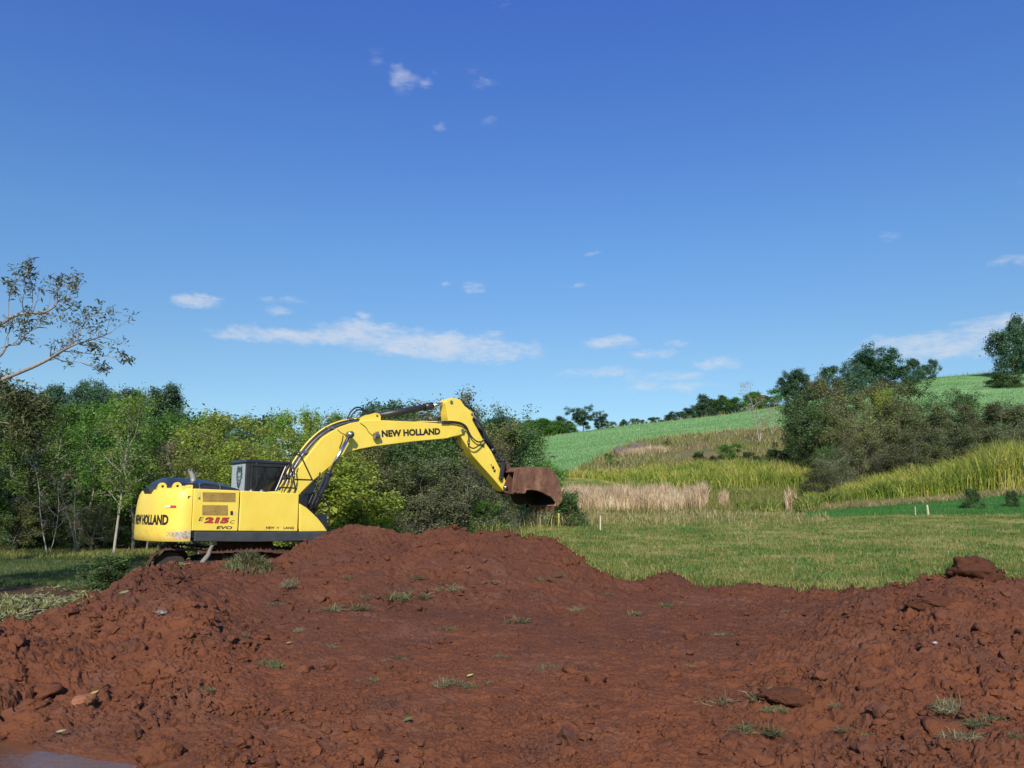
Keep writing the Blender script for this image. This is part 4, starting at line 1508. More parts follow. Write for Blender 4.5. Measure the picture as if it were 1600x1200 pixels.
# boom foot bracket (dark, on the turntable)
ft = [(440, 835), (447, 775), (470, 770), (482, 748), (486, 752), (489, 800), (490, 835)]
o = link('boom_bracket', mesh_bm('boom_bracket', lambda bm: (add_prism(bm, mid(-.3, [(446, 835), (452, 790), (472, 772), (489, 752), (492, 756), (487, 802), (486, 835)]), -.30, -.25),
      add_prism(bm, mid(-.3, [(446, 835), (452, 790), (472, 772), (489, 752), (492, 756), (487, 802), (486, 835)]), .25, .30)), M_BLK, False), exc)
hose('hydraulic_hose', [(500, 738), (497, 752), (490, 770), (481, 790)], -.30, .02, M_HOSE, exc)
hose('hydraulic_hose', [(507, 741), (503, 752), (495, 770), (487, 790)], -.55, .016, M_HOSE, exc)
hose('hydraulic_hose', [(452, 726), (447, 735), (446, 750), (436, 766)], -.3, .022, M_HOSE, exc)
hose('hydraulic_hose', [(456, 724), (452, 737), (452, 752), (444, 768)], -.34, .020, M_HOSE, exc)
hose('hydraulic_hose', [(461, 720), (459, 730), (460, 745), (453, 768)], -.38, .018, M_HOSE, exc)
hose('hydraulic_hose', [(447, 728), (441, 742), (436, 755), (430, 768)], -.2, .024, M_STEEL, exc)

# handrails
rl = -1.28
def rail(name, pts, lat, r=.018):
    def bld(bm):
        add_tube(bm, smooth_path([(U(a, b_, lat)[0], lat, U(a, b_, lat)[1]) for a, b_ in pts], 3), r, 8)
    return link(name, mesh_bm(name, bld, M_BLK), exc)


rail('handrail', [(436, 765), (437, 762), (462, 763), (462, 766)], -1.2)
rail('handrail', [(462, 768), (459, 750), (454, 726), (457, 712), (465, 710.5), (470, 713), (479, 731), (488, 750)], -1.2)
rail('handrail', [(459, 749), (472, 749.5), (488, 750)], -1.2)
rail('handrail', [(488, 750), (496, 765), (506, 780), (513, 790), (514.5, 800), (514, 828)], -1.2)
rail('mirror_arm', [(457, 712), (452, 711), (448, 713)], -1.2, .012)
rail('wire', [(492, 787), (500, 776)], -1.0, .008)
rail('antenna', [(401, 765), (401.5, 740), (401, 722)], -.2, .008)

# ---- stick
SW = .17
stick_px = [(695.5, 629), (699, 624), (704, 622), (711.5, 621.8), (720, 625), (725.5, 633.6), (736, 642), (740.4, 645), (740.6, 650), (738, 656), (755, 687), (767.5, 704.5), (780.6, 730.8), (794.6, 760), (793.5, 766), (791, 767.8), (786, 766), (770, 747), (751, 726), (737.8, 710.6), (722, 685), (710.6, 668), (700, 656), (699, 645)]
stick = link('stick', mesh_bm('stick', lambda bm: add_prism(bm, mid(-SW, stick_px), -SW, SW), M_YEL), exc)
bevel_obj(stick, .015, 2, 50)
pin('pin', 705.3, 628.3, -SW - .015, SW + .015, .036, M_STEEL, stick, .05)
pin('pin', 737.5, 647.2, -SW - .015, SW + .015, .030, M_STEEL, stick, .04)
pin('pin', 789.5, 760.5, -SW - .015, SW + .015, .034, M_STEEL, stick)
pin('pin', 755.5, 696, -SW - .04, SW + .04, .036, M_CYL, stick)
# rail on the stick side and underside mud
hose('stick_rail', [(762, 703), (774, 727), (783, 744)], -SW - .005, .010, M_YEL, stick)
# hoses at the joint
hose('hydraulic_hose', [(690, 659.5), (705, 658.5), (719, 660.5), (728, 666), (733, 676), (738, 684), (746, 690), (754, 689.5), (757, 683), (753, 668), (746, 659), (741, 653)], -.26, .022, M_HOSE, stick)
hose('hydraulic_hose', [(690, 660.8), (708, 661), (722, 664), (730, 672), (732.5, 684), (731, 692), (735, 699), (742, 700), (750, 694), (754, 688)], -.28, .020, M_HOSE, stick)
hose('hydraulic_hose', [(740, 654), (747, 660), (755, 670), (757, 684)], -.22, .02, M_HOSE, stick)
hose('hydraulic_hose', [(713, 684), (713.5, 693), (718, 700), (724, 703)], -.1, .022, M_HOSE, stick)
# scratches: small dark chips of the lettering left on the stick
quad_plate('worn_sticker', mid(-SW, [(768, 729), (771.5, 728), (773, 733), (770, 734)]), -SW, M_INK, stick, .003)
quad_plate('worn_sticker', mid(-SW, [(770.5, 735), (775, 733.5), (773.5, 739), (771, 737)]), -SW, M_INK, stick, .003)
quad_plate('worn_sticker', mid(-SW, [(766.5, 725.5), (768, 725), (768, 728), (767, 728)]), -SW, M_INK, stick, .003)

# ---- arm cylinder on top of the boom
A0 = U(590, 650, 0); A1 = U(673, 634.5, 0); A2 = U(705.3, 628.3, 0)
arm_c = link('arm_cylinder', mesh_bm('arm_cylinder', lambda bm: (add_tube(bm, [(A0[0], 0, A0[1]), (A1[0], 0, A1[1])], .088, 18),
         add_tube(bm, [(A1[0] * .88 + A0[0] * .12, 0, A1[1] * .88 + A0[1] * .12), (A1[0] * 1.03 - A0[0] * .03, 0, A1[1] * 1.03 - A0[1] * .03)], .108, 18)), M_CYL), exc)
link('rod', mesh_bm('rod', lambda bm: add_tube(bm, [(A1[0], 0, A1[1]), (A2[0], 0, A2[1])], .050, 16), M_CHROME), arm_c)

# ---- bucket cylinder in front of the stick
B0 = U(739.5, 649, 0); B1 = U(771, 706, 0); B2 = U(784, 722, 0)
bk_c = link('bucket_cylinder', mesh_bm('bucket_cylinder', lambda bm: (add_tube(bm, [(B0[0], 0, B0[1]), (B1[0], 0, B1[1])], .082, 16),
        add_tube(bm, [(B1[0] * .9 + B0[0] * .1, 0, B1[1] * .9 + B0[1] * .1), (B1[0], 0, B1[1])], .10, 16)), M_CYL), exc)
link('rod', mesh_bm('rod', lambda bm: add_tube(bm, [(B1[0], 0, B1[1]), (B2[0], 0, B2[1])], .045, 14), M_CYL), bk_c)

# ---- linkage
def bar(name, p, q_, lat, w, th, mat, parent):
    a = U(*p, lat); b_ = U(*q_, lat)
    d = Vector((b_[0] - a[0], 0, b_[1] - a[1])); L = d.length; d.normalize(); n_ = Vector((-d.z, 0, d.x))
    def bld(bm):
        poly = []
        for k in range(9):
            an = math.pi / 2 + math.pi * k / 8
            poly.append((a[0] + (d.x * math.cos(an) + n_.x * math.sin(an)) * w, a[1] + (d.z * math.cos(an) + n_.z * math.sin(an)) * w))
        for k in range(9):
            an = -math.pi / 2 + math.pi * k / 8
            poly.append((b_[0] + (d.x * math.cos(an) + n_.x * math.sin(an)) * w, b_[1] + (d.z * math.cos(an) + n_.z * math.sin(an)) * w))
        add_prism(bm, poly, lat - th, lat + th)
    return link(name, mesh_bm(name, bld, mat, False), parent)


bar('idler_link', (782.5, 747), (787, 719), -.24, .060, .022, M_CYL, exc)
bar('idler_link', (782.5, 747), (787, 719), .24, .060, .022, M_CYL, exc)
bar('bucket_link', (787, 719), (801, 748), -.10, .060, .035, M_MUDSTEEL, exc)
bar('bucket_link', (787, 719), (801, 748), .10, .060, .035, M_MUDSTEEL, exc)
x, z = U(787, 719, -.24)
link('pin', mesh_bm('pin', lambda bm: add_tube(bm, [(x, -.28, z), (x, .28, z)], .04, 12), M_CYL), exc)
x, z = U(782.5, 747, -.24)
link('pin', mesh_bm('pin', lambda bm: add_tube(bm, [(x, -.27, z), (x, .27, z)], .035, 12), M_CYL), exc)

# ---- bucket
KW = .54
near = lambda pts: [U(a, b_, -KW) for a, b_ in pts]
shell_px = [(800.5, 770), (802, 752), (804.5, 737), (811, 731.5), (820, 729.5), (834, 729.5), (846, 730), (856, 729.5), (865, 736), (871.5, 748), (875.5, 760), (878, 771), (878.3, 780), (874, 788), (866, 792)]
shell_full = near(shell_px)
shell = near(shell_px[2:])
arch_px = [(866, 792), (868, 788), (869, 784), (866, 780), (861, 776), (855, 773), (848, 769), (840, 766), (830, 763.8), (822, 764.5), (820, 769.5), (813, 771.5), (806.5, 769), (800.5, 770)]
arch = near(arch_px)
bucket = empty('bucket', (0, 0, 0))
bucket.parent = exc
M_BK = mat_plain('mud_caked_bucket', (.165, .075, .046), .85, 0, .45, 4, 1.8, ((.32, .16, .09), .48, .8))


M_BKSHADE = mat_plain('shade_toned_bucket_inside', (.030, .018, .013), .8, 0, .3, 6, .6, ((.09, .035, .02), .55, .5))  # shade inside the bucket and on its far plate, put into the colour


def build_shell(bm):
    # thick bent plate with a little hand made unevenness
    c0 = np.mean(np.array(shell), axis=0)
    inn = [(x + (c0[0] - x) * .07, z + (c0[1] - z) * .07) for x, z in shell]
    ny = 14
    def row(pts):
        R = []
        for x, z in pts:
            R.append([bm.verts.new((x, -KW + 2 * KW * j / ny, z)) for j in range(ny + 1)])
        return R
    o_ = row(shell); i_ = row(inn)
    n = len(shell)
    for k in range(n - 1):
        for j in range(ny):
            bm.faces.new((o_[k][j], o_[k][j + 1], o_[k + 1][j + 1], o_[k + 1][j]))
            bm.faces.new((i_[k][j], i_[k + 1][j], i_[k + 1][j + 1], i_[k][j + 1])).material_index = 1
        bm.faces.new((o_[k][0], o_[k + 1][0], i_[k + 1][0], i_[k][0]))
        bm.faces.new((o_[k][ny], i_[k][ny], i_[k + 1][ny], o_[k + 1][ny]))
    for j in range(ny):
        bm.faces.new((o_[0][j], i_[0][j], i_[0][j + 1], o_[0][j + 1]))
        bm.faces.new((o_[-1][j], o_[-1][j + 1], i_[-1][j + 1], i_[-1][j]))


link('bucket_shell', mesh_bm('bucket_shell', build_shell, [M_BK, M_BKSHADE]), bucket)
side_poly = shell_full + arch[1:-1]
link('side_plate', mesh_bm('side_plate', lambda bm: add_prism(bm, side_poly, -KW - .012, -KW + .04), M_BK, False), bucket)
far_poly = shell + [U(a_, b_, KW) for a_, b_ in ((830, 789), (822, 786), (811, 789), (804, 787), (797, 774), (786, 764))]
link('side_plate', mesh_bm('side_plate', lambda bm: add_prism(bm, far_poly, KW - .04, KW + .012), M_BKSHADE, False), bucket)
# worn strips and seams on the near plate
def strip(name, pts, w_, mat):
    def bld(bm):
        add_tube(bm, smooth_path([(U(a, b_, -KW)[0], -KW - .012, U(a, b_, -KW)[1]) for a, b_ in pts], 5), w_, 6)
    link(name, mesh_bm(name, bld, mat), bucket)


strip('edge_strip', [(866, 791), (868, 785), (861, 776), (855, 773), (840, 766), (822, 765), (819, 770), (807, 769)], .030, M_BK)
strip('weld_seam', [(809, 734), (807, 748), (808, 766)], .022, M_MUDSTEEL)
# ears
for lat in (-.20, .16):
    link('bucket_ear', mesh_bm('bucket_ear', lambda bm: add_prism(bm, [U(a, b_, -.2) for a, b_ in ((789, 770), (786.5, 762), (790, 754), (797, 738), (803, 733), (814, 735), (812, 772), (798, 772))], lat, lat + .045), M_MUDSTEEL, False), bucket)
x, z = U(789.5, 761.5, -.2)
link('pin', mesh_bm('pin', lambda bm: add_tube(bm, [(x, -.26, z), (x, .26, z)], .05, 14), M_STEEL), bucket)
x, z = U(801, 748, -.1)
link('pin', mesh_bm('pin', lambda bm: add_tube(bm, [(x, -.26, z), (x, .26, z)], .045, 14), M_STEEL), bucket)
# teeth on the lip
lip = shell[-1]
pl = shell[-2]
dd_ = Vector((lip[0] - pl[0], 0, lip[1] - pl[1])).normalized()
for k in range(5):
    yk = -KW + .06 + k * (2 * KW - .12) / 4
    def bld(bm):
        w0, w1 = .055, .022
        base = Vector((lip[0], yk, lip[1])) - dd_ * .05
        tip = base + dd_ * .05 + Vector((-.09, 0, -.17))
        nn_ = Vector((-dd_.z, 0, dd_.x))
        A = [base + Vector((0, s * w0, 0)) + nn_ * t * .05 for s, t in ((-1, -1), (1, -1), (1, 1), (-1, 1))]
        B = [tip + Vector((0, s * w1, 0)) + nn_ * t * .012 for s, t in ((-1, -1), (1, -1), (1, 1), (-1, 1))]
        a = [bm.verts.new(p_) for p_ in A]; b2 = [bm.verts.new(p_) for p_ in B]
        bm.faces.new(a[::-1]); bm.faces.new(b2)
        for i in range(4):
            bm.faces.new((a[i], a[(i + 1) % 4], b2[(i + 1) % 4], b2[i]))
    link('bucket_tooth', mesh_bm('bucket_tooth', bld, M_MUDSTEEL, False), bucket)

# ---- undercarriage
def track_loop(yc, w, xc_, pitch):
    """closed loop of shoes round the track frame; returns transforms"""
    R, L = .40, 3.35
    pts = []
    n = 46
    per = 2 * L + 2 * math.pi * R
    for i in range(n):
        s = per * i / n
        if s < L:                      # top, front to rear, with sag
            u_ = s / L
            pts.append((L / 2 - s, 2 * R - .05 * math.sin(math.pi * u_ * 2) ** 2, 0))
        elif s < L + math.pi * R:
            a = (s - L) / R
            pts.append((-L / 2 - R * math.sin(a), R + R * math.cos(a), a))
        elif s < 2 * L + math.pi * R:
            pts.append((-L / 2 + (s - L - math.pi * R), 0, math.pi))
        else:
            a = (s - 2 * L - math.pi * R) / R
            pts.append((L / 2 + R * math.sin(a), R - R * math.cos(a), math.pi + a))
    return pts, per / n


PITCH_T = -.035
def make_track(yc):
    tr = empty('track', (XT * math.cos(RU) - yc * math.sin(RU), XT * math.sin(RU) + yc * math.cos(RU), 0.02))
    tr.parent = exc
    tr.rotation_euler = (0, -PITCH_T, RU)
    pts, st = track_loop(yc, .6, 0, 0)
    def bld(bm):
        for (x, z, a) in pts:
            c, s = math.cos(-a), math.sin(-a)
            prof = [(-st * .49, -.025), (st * .49, -.025), (st * .49, .012), (st * .30, .014), (st * .26, .045), (st * .20, .045), (st * .16, .014), (-st * .1, .014), (-st * .13, .042), (-st * .2, .042), (-st * .24, .014), (-st * .49, .012)]
            add_prism(bm, [(x + px_ * c - pz_ * s * 1.0 if False else x + (px_ * math.cos(a) - 0 * pz_) * 1.0 - pz_ * math.sin(a), z + pz_ * math.cos(a) + px_ * math.sin(a) * 1.0 if False else z + pz_ * math.cos(a) - px_ * math.sin(a) * -1.0) for px_, pz_ in prof], -.30, .30)
    link('track_shoes', mesh_bm('track_shoes', bld, M_TRACK, False), tr)
    link('track_frame', mesh_bm('track_frame', lambda bm: add_prism(bm, [(-1.5, .2), (1.5, .2), (1.5, .45), (1.2, .56), (-1.2, .56), (-1.5, .45)], -.16, .22), M_TRACKSHADE, False), tr)
    for x, r in ((-1.675, .33), (1.675, .33)):
        link('idler_wheel', mesh_bm('idler_wheel', lambda bm: (add_tube(bm, [(x, -.12, .40), (x, .12, .40)], r, 24), add_tube(bm, [(x, -.2, .40), (x, .2, .40)], .13, 16)), M_TRACKSHADE, False), tr)
    for k in range(7):
        x = -1.3 + k * 2.6 / 6
        link('roller', mesh_bm('roller', lambda bm: add_tube(bm, [(x, -.19, .13), (x, .19, .13)], .10, 16), M_TRACKSHADE, False), tr)
    for x in (-.6, .6):
        link('carrier_roller', mesh_bm('carrier_roller', lambda bm: add_tube(bm, [(x, -.14, .65), (x, .14, .65)], .07, 12), M_TRACKSHADE, False), tr)
    return tr


XT = .12
RU = math.radians(-19)
make_track(-1.2)
make_track(1.2)
link('undercarriage_frame', mesh_bm('undercarriage_frame', lambda bm: (add_prism(bm, [(-1.1, .45), (1.0, .45), (.8, .72), (-.8, .72)], -1.05, 1.05), add_box(bm, -.75, .65, -.65, .65, .7, .86)), M_MUDSTEEL, False), exc).rotation_euler = (0, 0, RU)
link('slew_ring', mesh_bm('slew_ring', lambda bm: add_tube(bm, [(0, 0, .80), (0, 0, ZB + .06)], .62, 40), M_MUDSTEEL, False), exc)

# ================================================================ VEGETATION
rnd = np.random.default_rng(11)


class Wood:
    """collects tapered tubes and leaf positions of one plant"""
    def __init__(self, seed):
        self.r = np.random.default_rng(seed)
        self.V = []; self.Fq = []; self.n = 0
        self.L = []

    def tube(self, P, R, sides=5):
        P = np.asarray(P, float); k = len(P)
        d = np.gradient(P, axis=0)
        d /= np.linalg.norm(d, axis=1)[:, None] + 1e-9
        ref = np.array([0, 0, 1.0]) if abs(d[0, 2]) < .9 else np.array([1.0, 0, 0])
        s = np.cross(d, ref); s /= np.linalg.norm(s, axis=1)[:, None] + 1e-9
        t = np.cross(s, d)
        a = np.arange(sides) * 2 * np.pi / sides
        ring = P[:, None] + (s[:, None] * np.cos(a)[None, :, None] + t[:, None] * np.sin(a)[None, :, None]) * np.asarray(R)[:, None, None]
        self.V.append(ring.reshape(-1, 3))
        i = np.arange(k - 1)[:, None] * sides + np.arange(sides)[None]
        j = np.arange(k - 1)[:, None] * sides + (np.arange(sides)[None] + 1) % sides
        self.Fq.append((np.stack([i, j, j + sides, i + sides], -1).reshape(-1, 4)) + self.n)
        self.n += k * sides

    def limb(self, p, d, length, rad, segs=5, wob=.25, trop=0.0, tip=.25, sides=5):
        P = [np.array(p, float)]
        d = np.array(d, float); d /= np.linalg.norm(d)
        for i in range(segs):
            d = d + self.r.normal(0, wob, 3) * .5 + np.array([0, 0, trop])
            d /= np.linalg.norm(d)
            P.append(P[-1] + d * length / segs)
        P = np.array(P)
        self.tube(P, np.linspace(rad, rad * tip, segs + 1), sides)
        return P

    def branch(self, p, d, length, rad, lv, cfg):
        c = cfg[lv]
        P = self.limb(p, d, length, rad, c.get('segs', 4), c.get('wob', .3), c.get('trop', .05), c.get('tip', .3), c.get('sides', 4))
        if lv + 1 < len(cfg):
            nc = cfg[lv + 1]
            for i in range(nc['n']):
                f = self.r.uniform(nc.get('from', .3), 1.0) ** .8
                k = f * (len(P) - 1); k0 = min(int(k), len(P) - 2)
                q = P[k0] + (P[k0 + 1] - P[k0]) * (k - k0)
                ax = P[k0 + 1] - P[k0]; ax /= np.linalg.norm(ax)
                o = self.r.normal(0, 1, 3); o -= ax * (o @ ax); o /= np.linalg.norm(o)
                dd = ax * nc.get('fwd', .6) + o * nc.get('out', .8) + np.array([0, 0, nc.get('lift', .1)])
                self.branch(q, dd, length * nc['len'] * self.r.uniform(.6, 1.2) * (1.15 - .5 * f), rad * nc.get('rr', .45) * (1.1 - .5 * f), lv + 1, cfg)
        lf = c.get('leaf', 0)
        if lf:
            m = self.r.poisson(lf)
            if m:
                f = self.r.uniform(c.get('lfrom', .2), 1.05, m) * (len(P) - 1)
                k0 = np.clip(f.astype(int), 0, len(P) - 2)
                q = P[k0] + (P[k0 + 1] - P[k0]) * (f - k0)[:, None]
                self.L.append(q + self.r.normal(0, c.get('ls', .12), (m, 3)))

    def wood_mesh(self, name, mat):
        if not self.V:
            return None
        return mesh_np(name, np.concatenate(self.V), [np.concatenate(self.Fq)], mat, True)

    def leaf_mesh(self, name, mat, size=.10, asp=.5, droop=.0, sv=.3, up=.6):
        C = np.concatenate(self.L)
        n = len(C)
        r = self.r
        nrm = r.normal(0, 1, (n, 3)); nrm[:, 2] = np.abs(nrm[:, 2]) * 1.0 + up
        nrm /= np.linalg.norm(nrm, axis=1)[:, None]
        ax = r.normal(0, 1, (n, 3)); ax[:, 2] -= droop
        ax -= nrm * (ax * nrm).sum(1)[:, None]
        ax /= np.linalg.norm(ax, axis=1)[:, None] + 1e-9
        bx = np.cross(nrm, ax)
        s = size * np.exp(r.normal(0, sv, n))[:, None]
        v = np.stack([C - ax * s * .5, C + bx * s * asp * .5 - ax * s * .06 + nrm * s * .10, C + ax * s * .5, C - bx * s * asp * .5 - ax * s * .06 + nrm * s * .10], 1).reshape(-1, 3)
        f = np.arange(n * 4).reshape(-1, 4)
        return mesh_np(name, v, [f], mat, False)


def tree_proto(seed, H=8, bare=.25, rad=.12, n1=16, crown=3.0, shape='round', cfg=None, leaf_mat='green', bark='grey', leaf=.12, asp=.55, lean=.05, forks=1, ltop=.35, droop=0, twob=.16):
    w = Wood(seed)
    r = w.r
    cfg = cfg or [dict(n=0), dict(n=0, segs=5, wob=.35, trop=.06, tip=.3), dict(n=7, len=.5, from_=.3, segs=3, wob=.35, leaf=7, ls=.16), dict(n=4, len=.5, segs=2, wob=.3, leaf=10, ls=.14, sides=3)]
    for fk in range(forks):
        a = r.uniform(0, 6.28)
        ln = lean if forks == 1 else .25 + r.uniform(0, .25)
        P = w.limb((r.normal(0, .06 * (forks > 1)), r.normal(0, .06 * (forks > 1)), -.25), (math.cos(a) * ln, math.sin(a) * ln, 1), H * (.95 if fk == 0 else r.uniform(.6, .95)), rad * (1 if fk == 0 else .75), 8, twob, .07, .12, 7)
        nn = n1 if forks == 1 else max(4, n1 // forks + 1)
        for i in range(nn):
            f = bare + (1 - bare) * ((i + r.uniform(0, 1)) / nn)
            k = f * 8; k0 = min(int(k), 7)
            q = P[k0] + (P[k0 + 1] - P[k0]) * (k - k0)
            an = i * 2.4 + r.uniform(-.5, .5)
            u = (f - bare) / (1 - bare)
            if shape == 'round':
                ln_ = crown * math.sqrt(max(.06, 1 - (2 * u - .85) ** 2 * .85)); lift = .25 + u * .9
            elif shape == 'cone':
                ln_ = crown * (1.05 - u) ; lift = .1
            elif shape == 'umbrella':
                ln_ = crown * (.5 + .5 * u); lift = .35 + .25 * (1 - u)
            elif shape == 'bush':
                ln_ = crown * (1.0 - .45 * u); lift = .35 + u * .8
            else:
                ln_ = crown * (.6 + .5 * math.sin(u * 3.1)); lift = .5 + u * .6
            w.branch(q, (math.cos(an), math.sin(an), lift), ln_ * r.uniform(.7, 1.15), rad * .42 * (1.1 - .6 * u), 1, cfg)
    tr = w.wood_mesh('trunk', BARK[bark])
    cr = w.leaf_mesh('crown', LEAF[leaf_mat], leaf, asp, droop) if w.L else None
    zs = np.concatenate(w.L)[:, 2] if w.L else np.concatenate(w.V)[:, 2]
    Ht = float(np.percentile(zs, 99.6))
    xs_ = np.concatenate(w.L)[:, :2] if w.L else np.concatenate(w.V)[:, :2]
    Rt = float(np.percentile(np.hypot(xs_[:, 0], xs_[:, 1]), 97))
    return dict(tr=tr, cr=cr, H=Ht, R=Rt, n=0)


def C3(l1=8, l2=5, lf=8, ls=.15, len1=.5, len2=.5, trop=.05, wob=.35, tw=3):
    return [dict(n=0), dict(n=0, segs=4, wob=wob, trop=trop, tip=.3),
            dict(n=l1, len=len1, segs=3, wob=wob, leaf=lf * .4, ls=ls, trop=trop * .5, sides=3, out=.9),
            dict(n=l2, len=len2, segs=2, wob=wob, leaf=lf, ls=ls, sides=3, out=.9, rr=.5)]


PR = {}
PR['wood'] = [tree_proto(100 + i, 7.6, .28, .10, 20, 2.1, 'round', C3(8, 5, 9, .17), 'green', 'grey', .135) for i in range(3)]
PR['woodb'] = [tree_proto(110 + i, 7.2, .30, .09, 18, 2.0, 'round', C3(8, 5, 8, .18), 'bright', 'pale', .13) for i in range(2)]
PR['yellow'] = [tree_proto(120 + i, 6.5, .10, .07, 26, 2.2, 'bush', C3(8, 5, 8, .16, trop=.12), 'yellow', 'grey', .115, forks=2) for i in range(3)]
PR['olive'] = [tree_proto(130 + i, 6.0, .12, .08, 26, 2.2, 'round', C3(8, 5, 9, .15), 'olive', 'grey', .10, forks=2) for i in range(2)]
PR['dark'] = [tree_proto(140 + i, 6.2, .14, .09, 26, 2.3, 'round', C3(8, 5, 10, .16), 'dark', 'dark', .12, forks=2) for i in range(2)]
PR['scrub'] = [tree_proto(150 + i, 5.0, .06, .07, 26, 2.6, 'bush', C3(9, 8, 8, .12, .55, .6, -.02, .5), 'grey', 'twig', .09, forks=4) for i in range(3)]
PR['scrubo'] = [tree_proto(160 + i, 4.8, .05, .07, 26, 2.4, 'bush', C3(9, 7, 11, .13, .55, .6, -.01, .45), 'bronze', 'twig', .10, forks=4) for i in range(2)]
PR['gum'] = [tree_proto(170 + i, 14, .45, .20, 20, 2.6, 'tall', C3(6, 5, 26, .30, .45, .45), 'blue', 'grey', .26, .4) for i in range(3)]
PR['far'] = [tree_proto(180 + i, 7, .06, .10, 26, 2.6, 'round', C3(7, 4, 13, .24), 'green', 'grey', .22, forks=2) for i in range(3)]
PR['fard'] = [tree_proto(190 + i, 7, .10, .13, 22, 2.7, 'round', C3(6, 4, 20, .28), 'blue', 'dark', .24, forks=1 + i) for i in range(3)]
PR['umbrella'] = [tree_proto(200, 8, .36, .16, 18, 3.2, 'umbrella', C3(7, 5, 22, .24, trop=-.02), 'blue', 'dark', .22)]
PR['bare'] = [tree_proto(210 + i, 6.6, .28, .055, 12, 1.5, 'tall', C3(8, 6, 1.0, .10, .55, .55, .03, .4), 'dry', 'pale', .09, forks=2 + i) for i in range(2)]
PR['paletrunk'] = [tree_proto(220, 8.0, .30, .085, 26, 2.0, 'tall', C3(7, 5, 7, .17, .5, .5), 'bright', 'pale', .12, lean=.0, twob=.05)]
PR['bush'] = [tree_proto(230 + i, 1.8, .02, .03, 22, .85, 'bush', C3(7, 5, 8, .07), 'green', 'grey', .07, forks=3) for i in range(2)]
PR['darkbush'] = [tree_proto(240 + i, 1.6, .02, .03, 22, .9, 'bush', C3(7, 5, 9, .07), 'dark', 'dark', .07, forks=3) for i in range(2)]
PR['leafybright'] = [tree_proto(250 + i, 3.6, .05, .06, 26, 1.7, 'bush', C3(8, 5, 11, .13, trop=-.03), 'yellow', 'dark', .11, forks=2) for i in range(2)]


def place(kind, name, label, cat, px, depth, top, ws=1.0, group=None, dz=0.0, minh=None):
    lst = PR[kind]
    hk = int(abs(px) * 7 + top * 3 + depth * 5)
    p = lst[(hk + hk // 7) % len(lst)]
    x = pix_t(px, 780) * depth
    g = float(meadow_h(np.array([x]), np.array([float(depth)]))[0]) + dz
    if depth > 140:
        g -= .5; ws *= 1.35
    H = pix_z(px, top, depth) - g
    s = H / p['H']
    o = empty(name, (x, depth, g), (hk * 2.39996) % 6.28)
    o.scale = (s * ws, s * ws, s)
    if p['tr']:
        link('trunk', p['tr'], o)
    if p['cr']:
        link('crown', p['cr'], o)
    tag(o, label, cat, group)
    return o


WOODG = 'trees in the dense wood left of the excavator'
for (px, d, top, ws, k) in [(-70, 29, 640, 1.1, 'wood'), (-10, 31, 655, 1.1, 'wood'), (40, 33, 660, 1.0, 'olive'), (85, 35, 628, 1.05, 'wood'), (128, 33, 632, 1.0, 'wood'), (170, 36, 640, 1.1, 'wood'),
                            (214, 33, 628, 1.0, 'wood'), (252, 34, 655, 1.05, 'wood'), (283, 37, 664, 1.1, 'wood'), (20, 40, 645, 1.2, 'wood'), (70, 42, 640, 1.2, 'wood'), (120, 41, 650, 1.2, 'dark'), (165, 43, 632, 1.1, 'wood'),
                            (205, 42, 640, 1.2, 'dark'), (245, 40, 650, 1.2, 'wood'), (285, 44, 660, 1.2, 'dark'), (330, 42, 664, 1.2, 'wood'), (-60, 38, 640, 1.2, 'dark'), (-110, 32, 620, 1.2, 'wood'), (-150, 40, 600, 1.3, 'wood'),
                            (100, 50, 650, 1.3, 'dark'), (180, 50, 650, 1.3, 'dark'), (260, 50, 660, 1.3, 'dark'), (20, 50, 650, 1.3, 'dark'), (340, 50, 668, 1.3, 'dark')]:
    place(k, 'wood_tree', 'leafy green tree in the dense wood on the left, behind the pale trunks', 'tree', px, d, top, ws, WOODG)
place('woodb', 'forest_tree', 'bright green rounded tree with a feathery top poking over the wood edge', 'tree', 302, 36, 648, .85)
# thicket at the feet of the wood: lower bushes, shade between the trunks
for (px, d, top, ws, k) in [(-20, 30, 770, 1.2, 'dark'), (25, 31, 780, 1.3, 'olive'), (60, 33, 760, 1.4, 'dark'), (110, 33, 770, 1.5, 'dark'), (150, 32, 785, 1.4, 'olive'), (200, 34, 770, 1.5, 'dark'), (235, 33, 760, 1.4, 'wood'), (275, 33, 750, 1.4, 'dark'), (120, 37, 740, 1.4, 'dark'), (210, 38, 740, 1.4, 'dark'), (40, 37, 740, 1.4, 'dark')]:
    place(k, 'thicket_bush', 'low dark bush filling the gap between the trunks of the left wood', 'bush', px, d, top, ws, 'bushes under the left wood')
place('bare', 'bare_tree', 'nearly leafless tree forking low into pale trunks at the left edge of the wood', 'tree', 83, 28.5, 700, .8)
place('paletrunk', 'pale_tree', 'tall tree with pale mottled trunk and sparse fresh green leaves left of the tail', 'tree', 184, 28.2, 612, .95)
place('bare', 'bare_tree', 'thin bare grey tree between the forked tree and the pale trunk', 'tree', 128, 30, 745, .8)
place('bare', 'bare_tree', 'twiggy leafless brown tree rising behind the exhaust pipe', 'tree', 292, 26, 690, .7)
for (px, top) in ((38, 612), (62, 604), (88, 606), (128, 601), (147, 604), (170, 603), (196, 607), (228, 606), (238, 612)):
    place('gum', 'gum_tree', 'dark blue green tall tree far beyond the left wood, showing above its top', 'tree', px, 92 + rnd.uniform(-6, 6), top, .9, 'tall dark trees beyond the left wood')
for (px, top, d) in ((345, 656, 80), (372, 654, 85), (395, 652, 88), (322, 662, 80), (595, 634, 75), (610, 632, 70), (575, 640, 75)):
    place('fard', 'distant_tree', 'small dark tree peeping over the light green thicket behind the cab and boom', 'tree', px, d, top, 1.0, 'dark trees beyond the light green thicket')

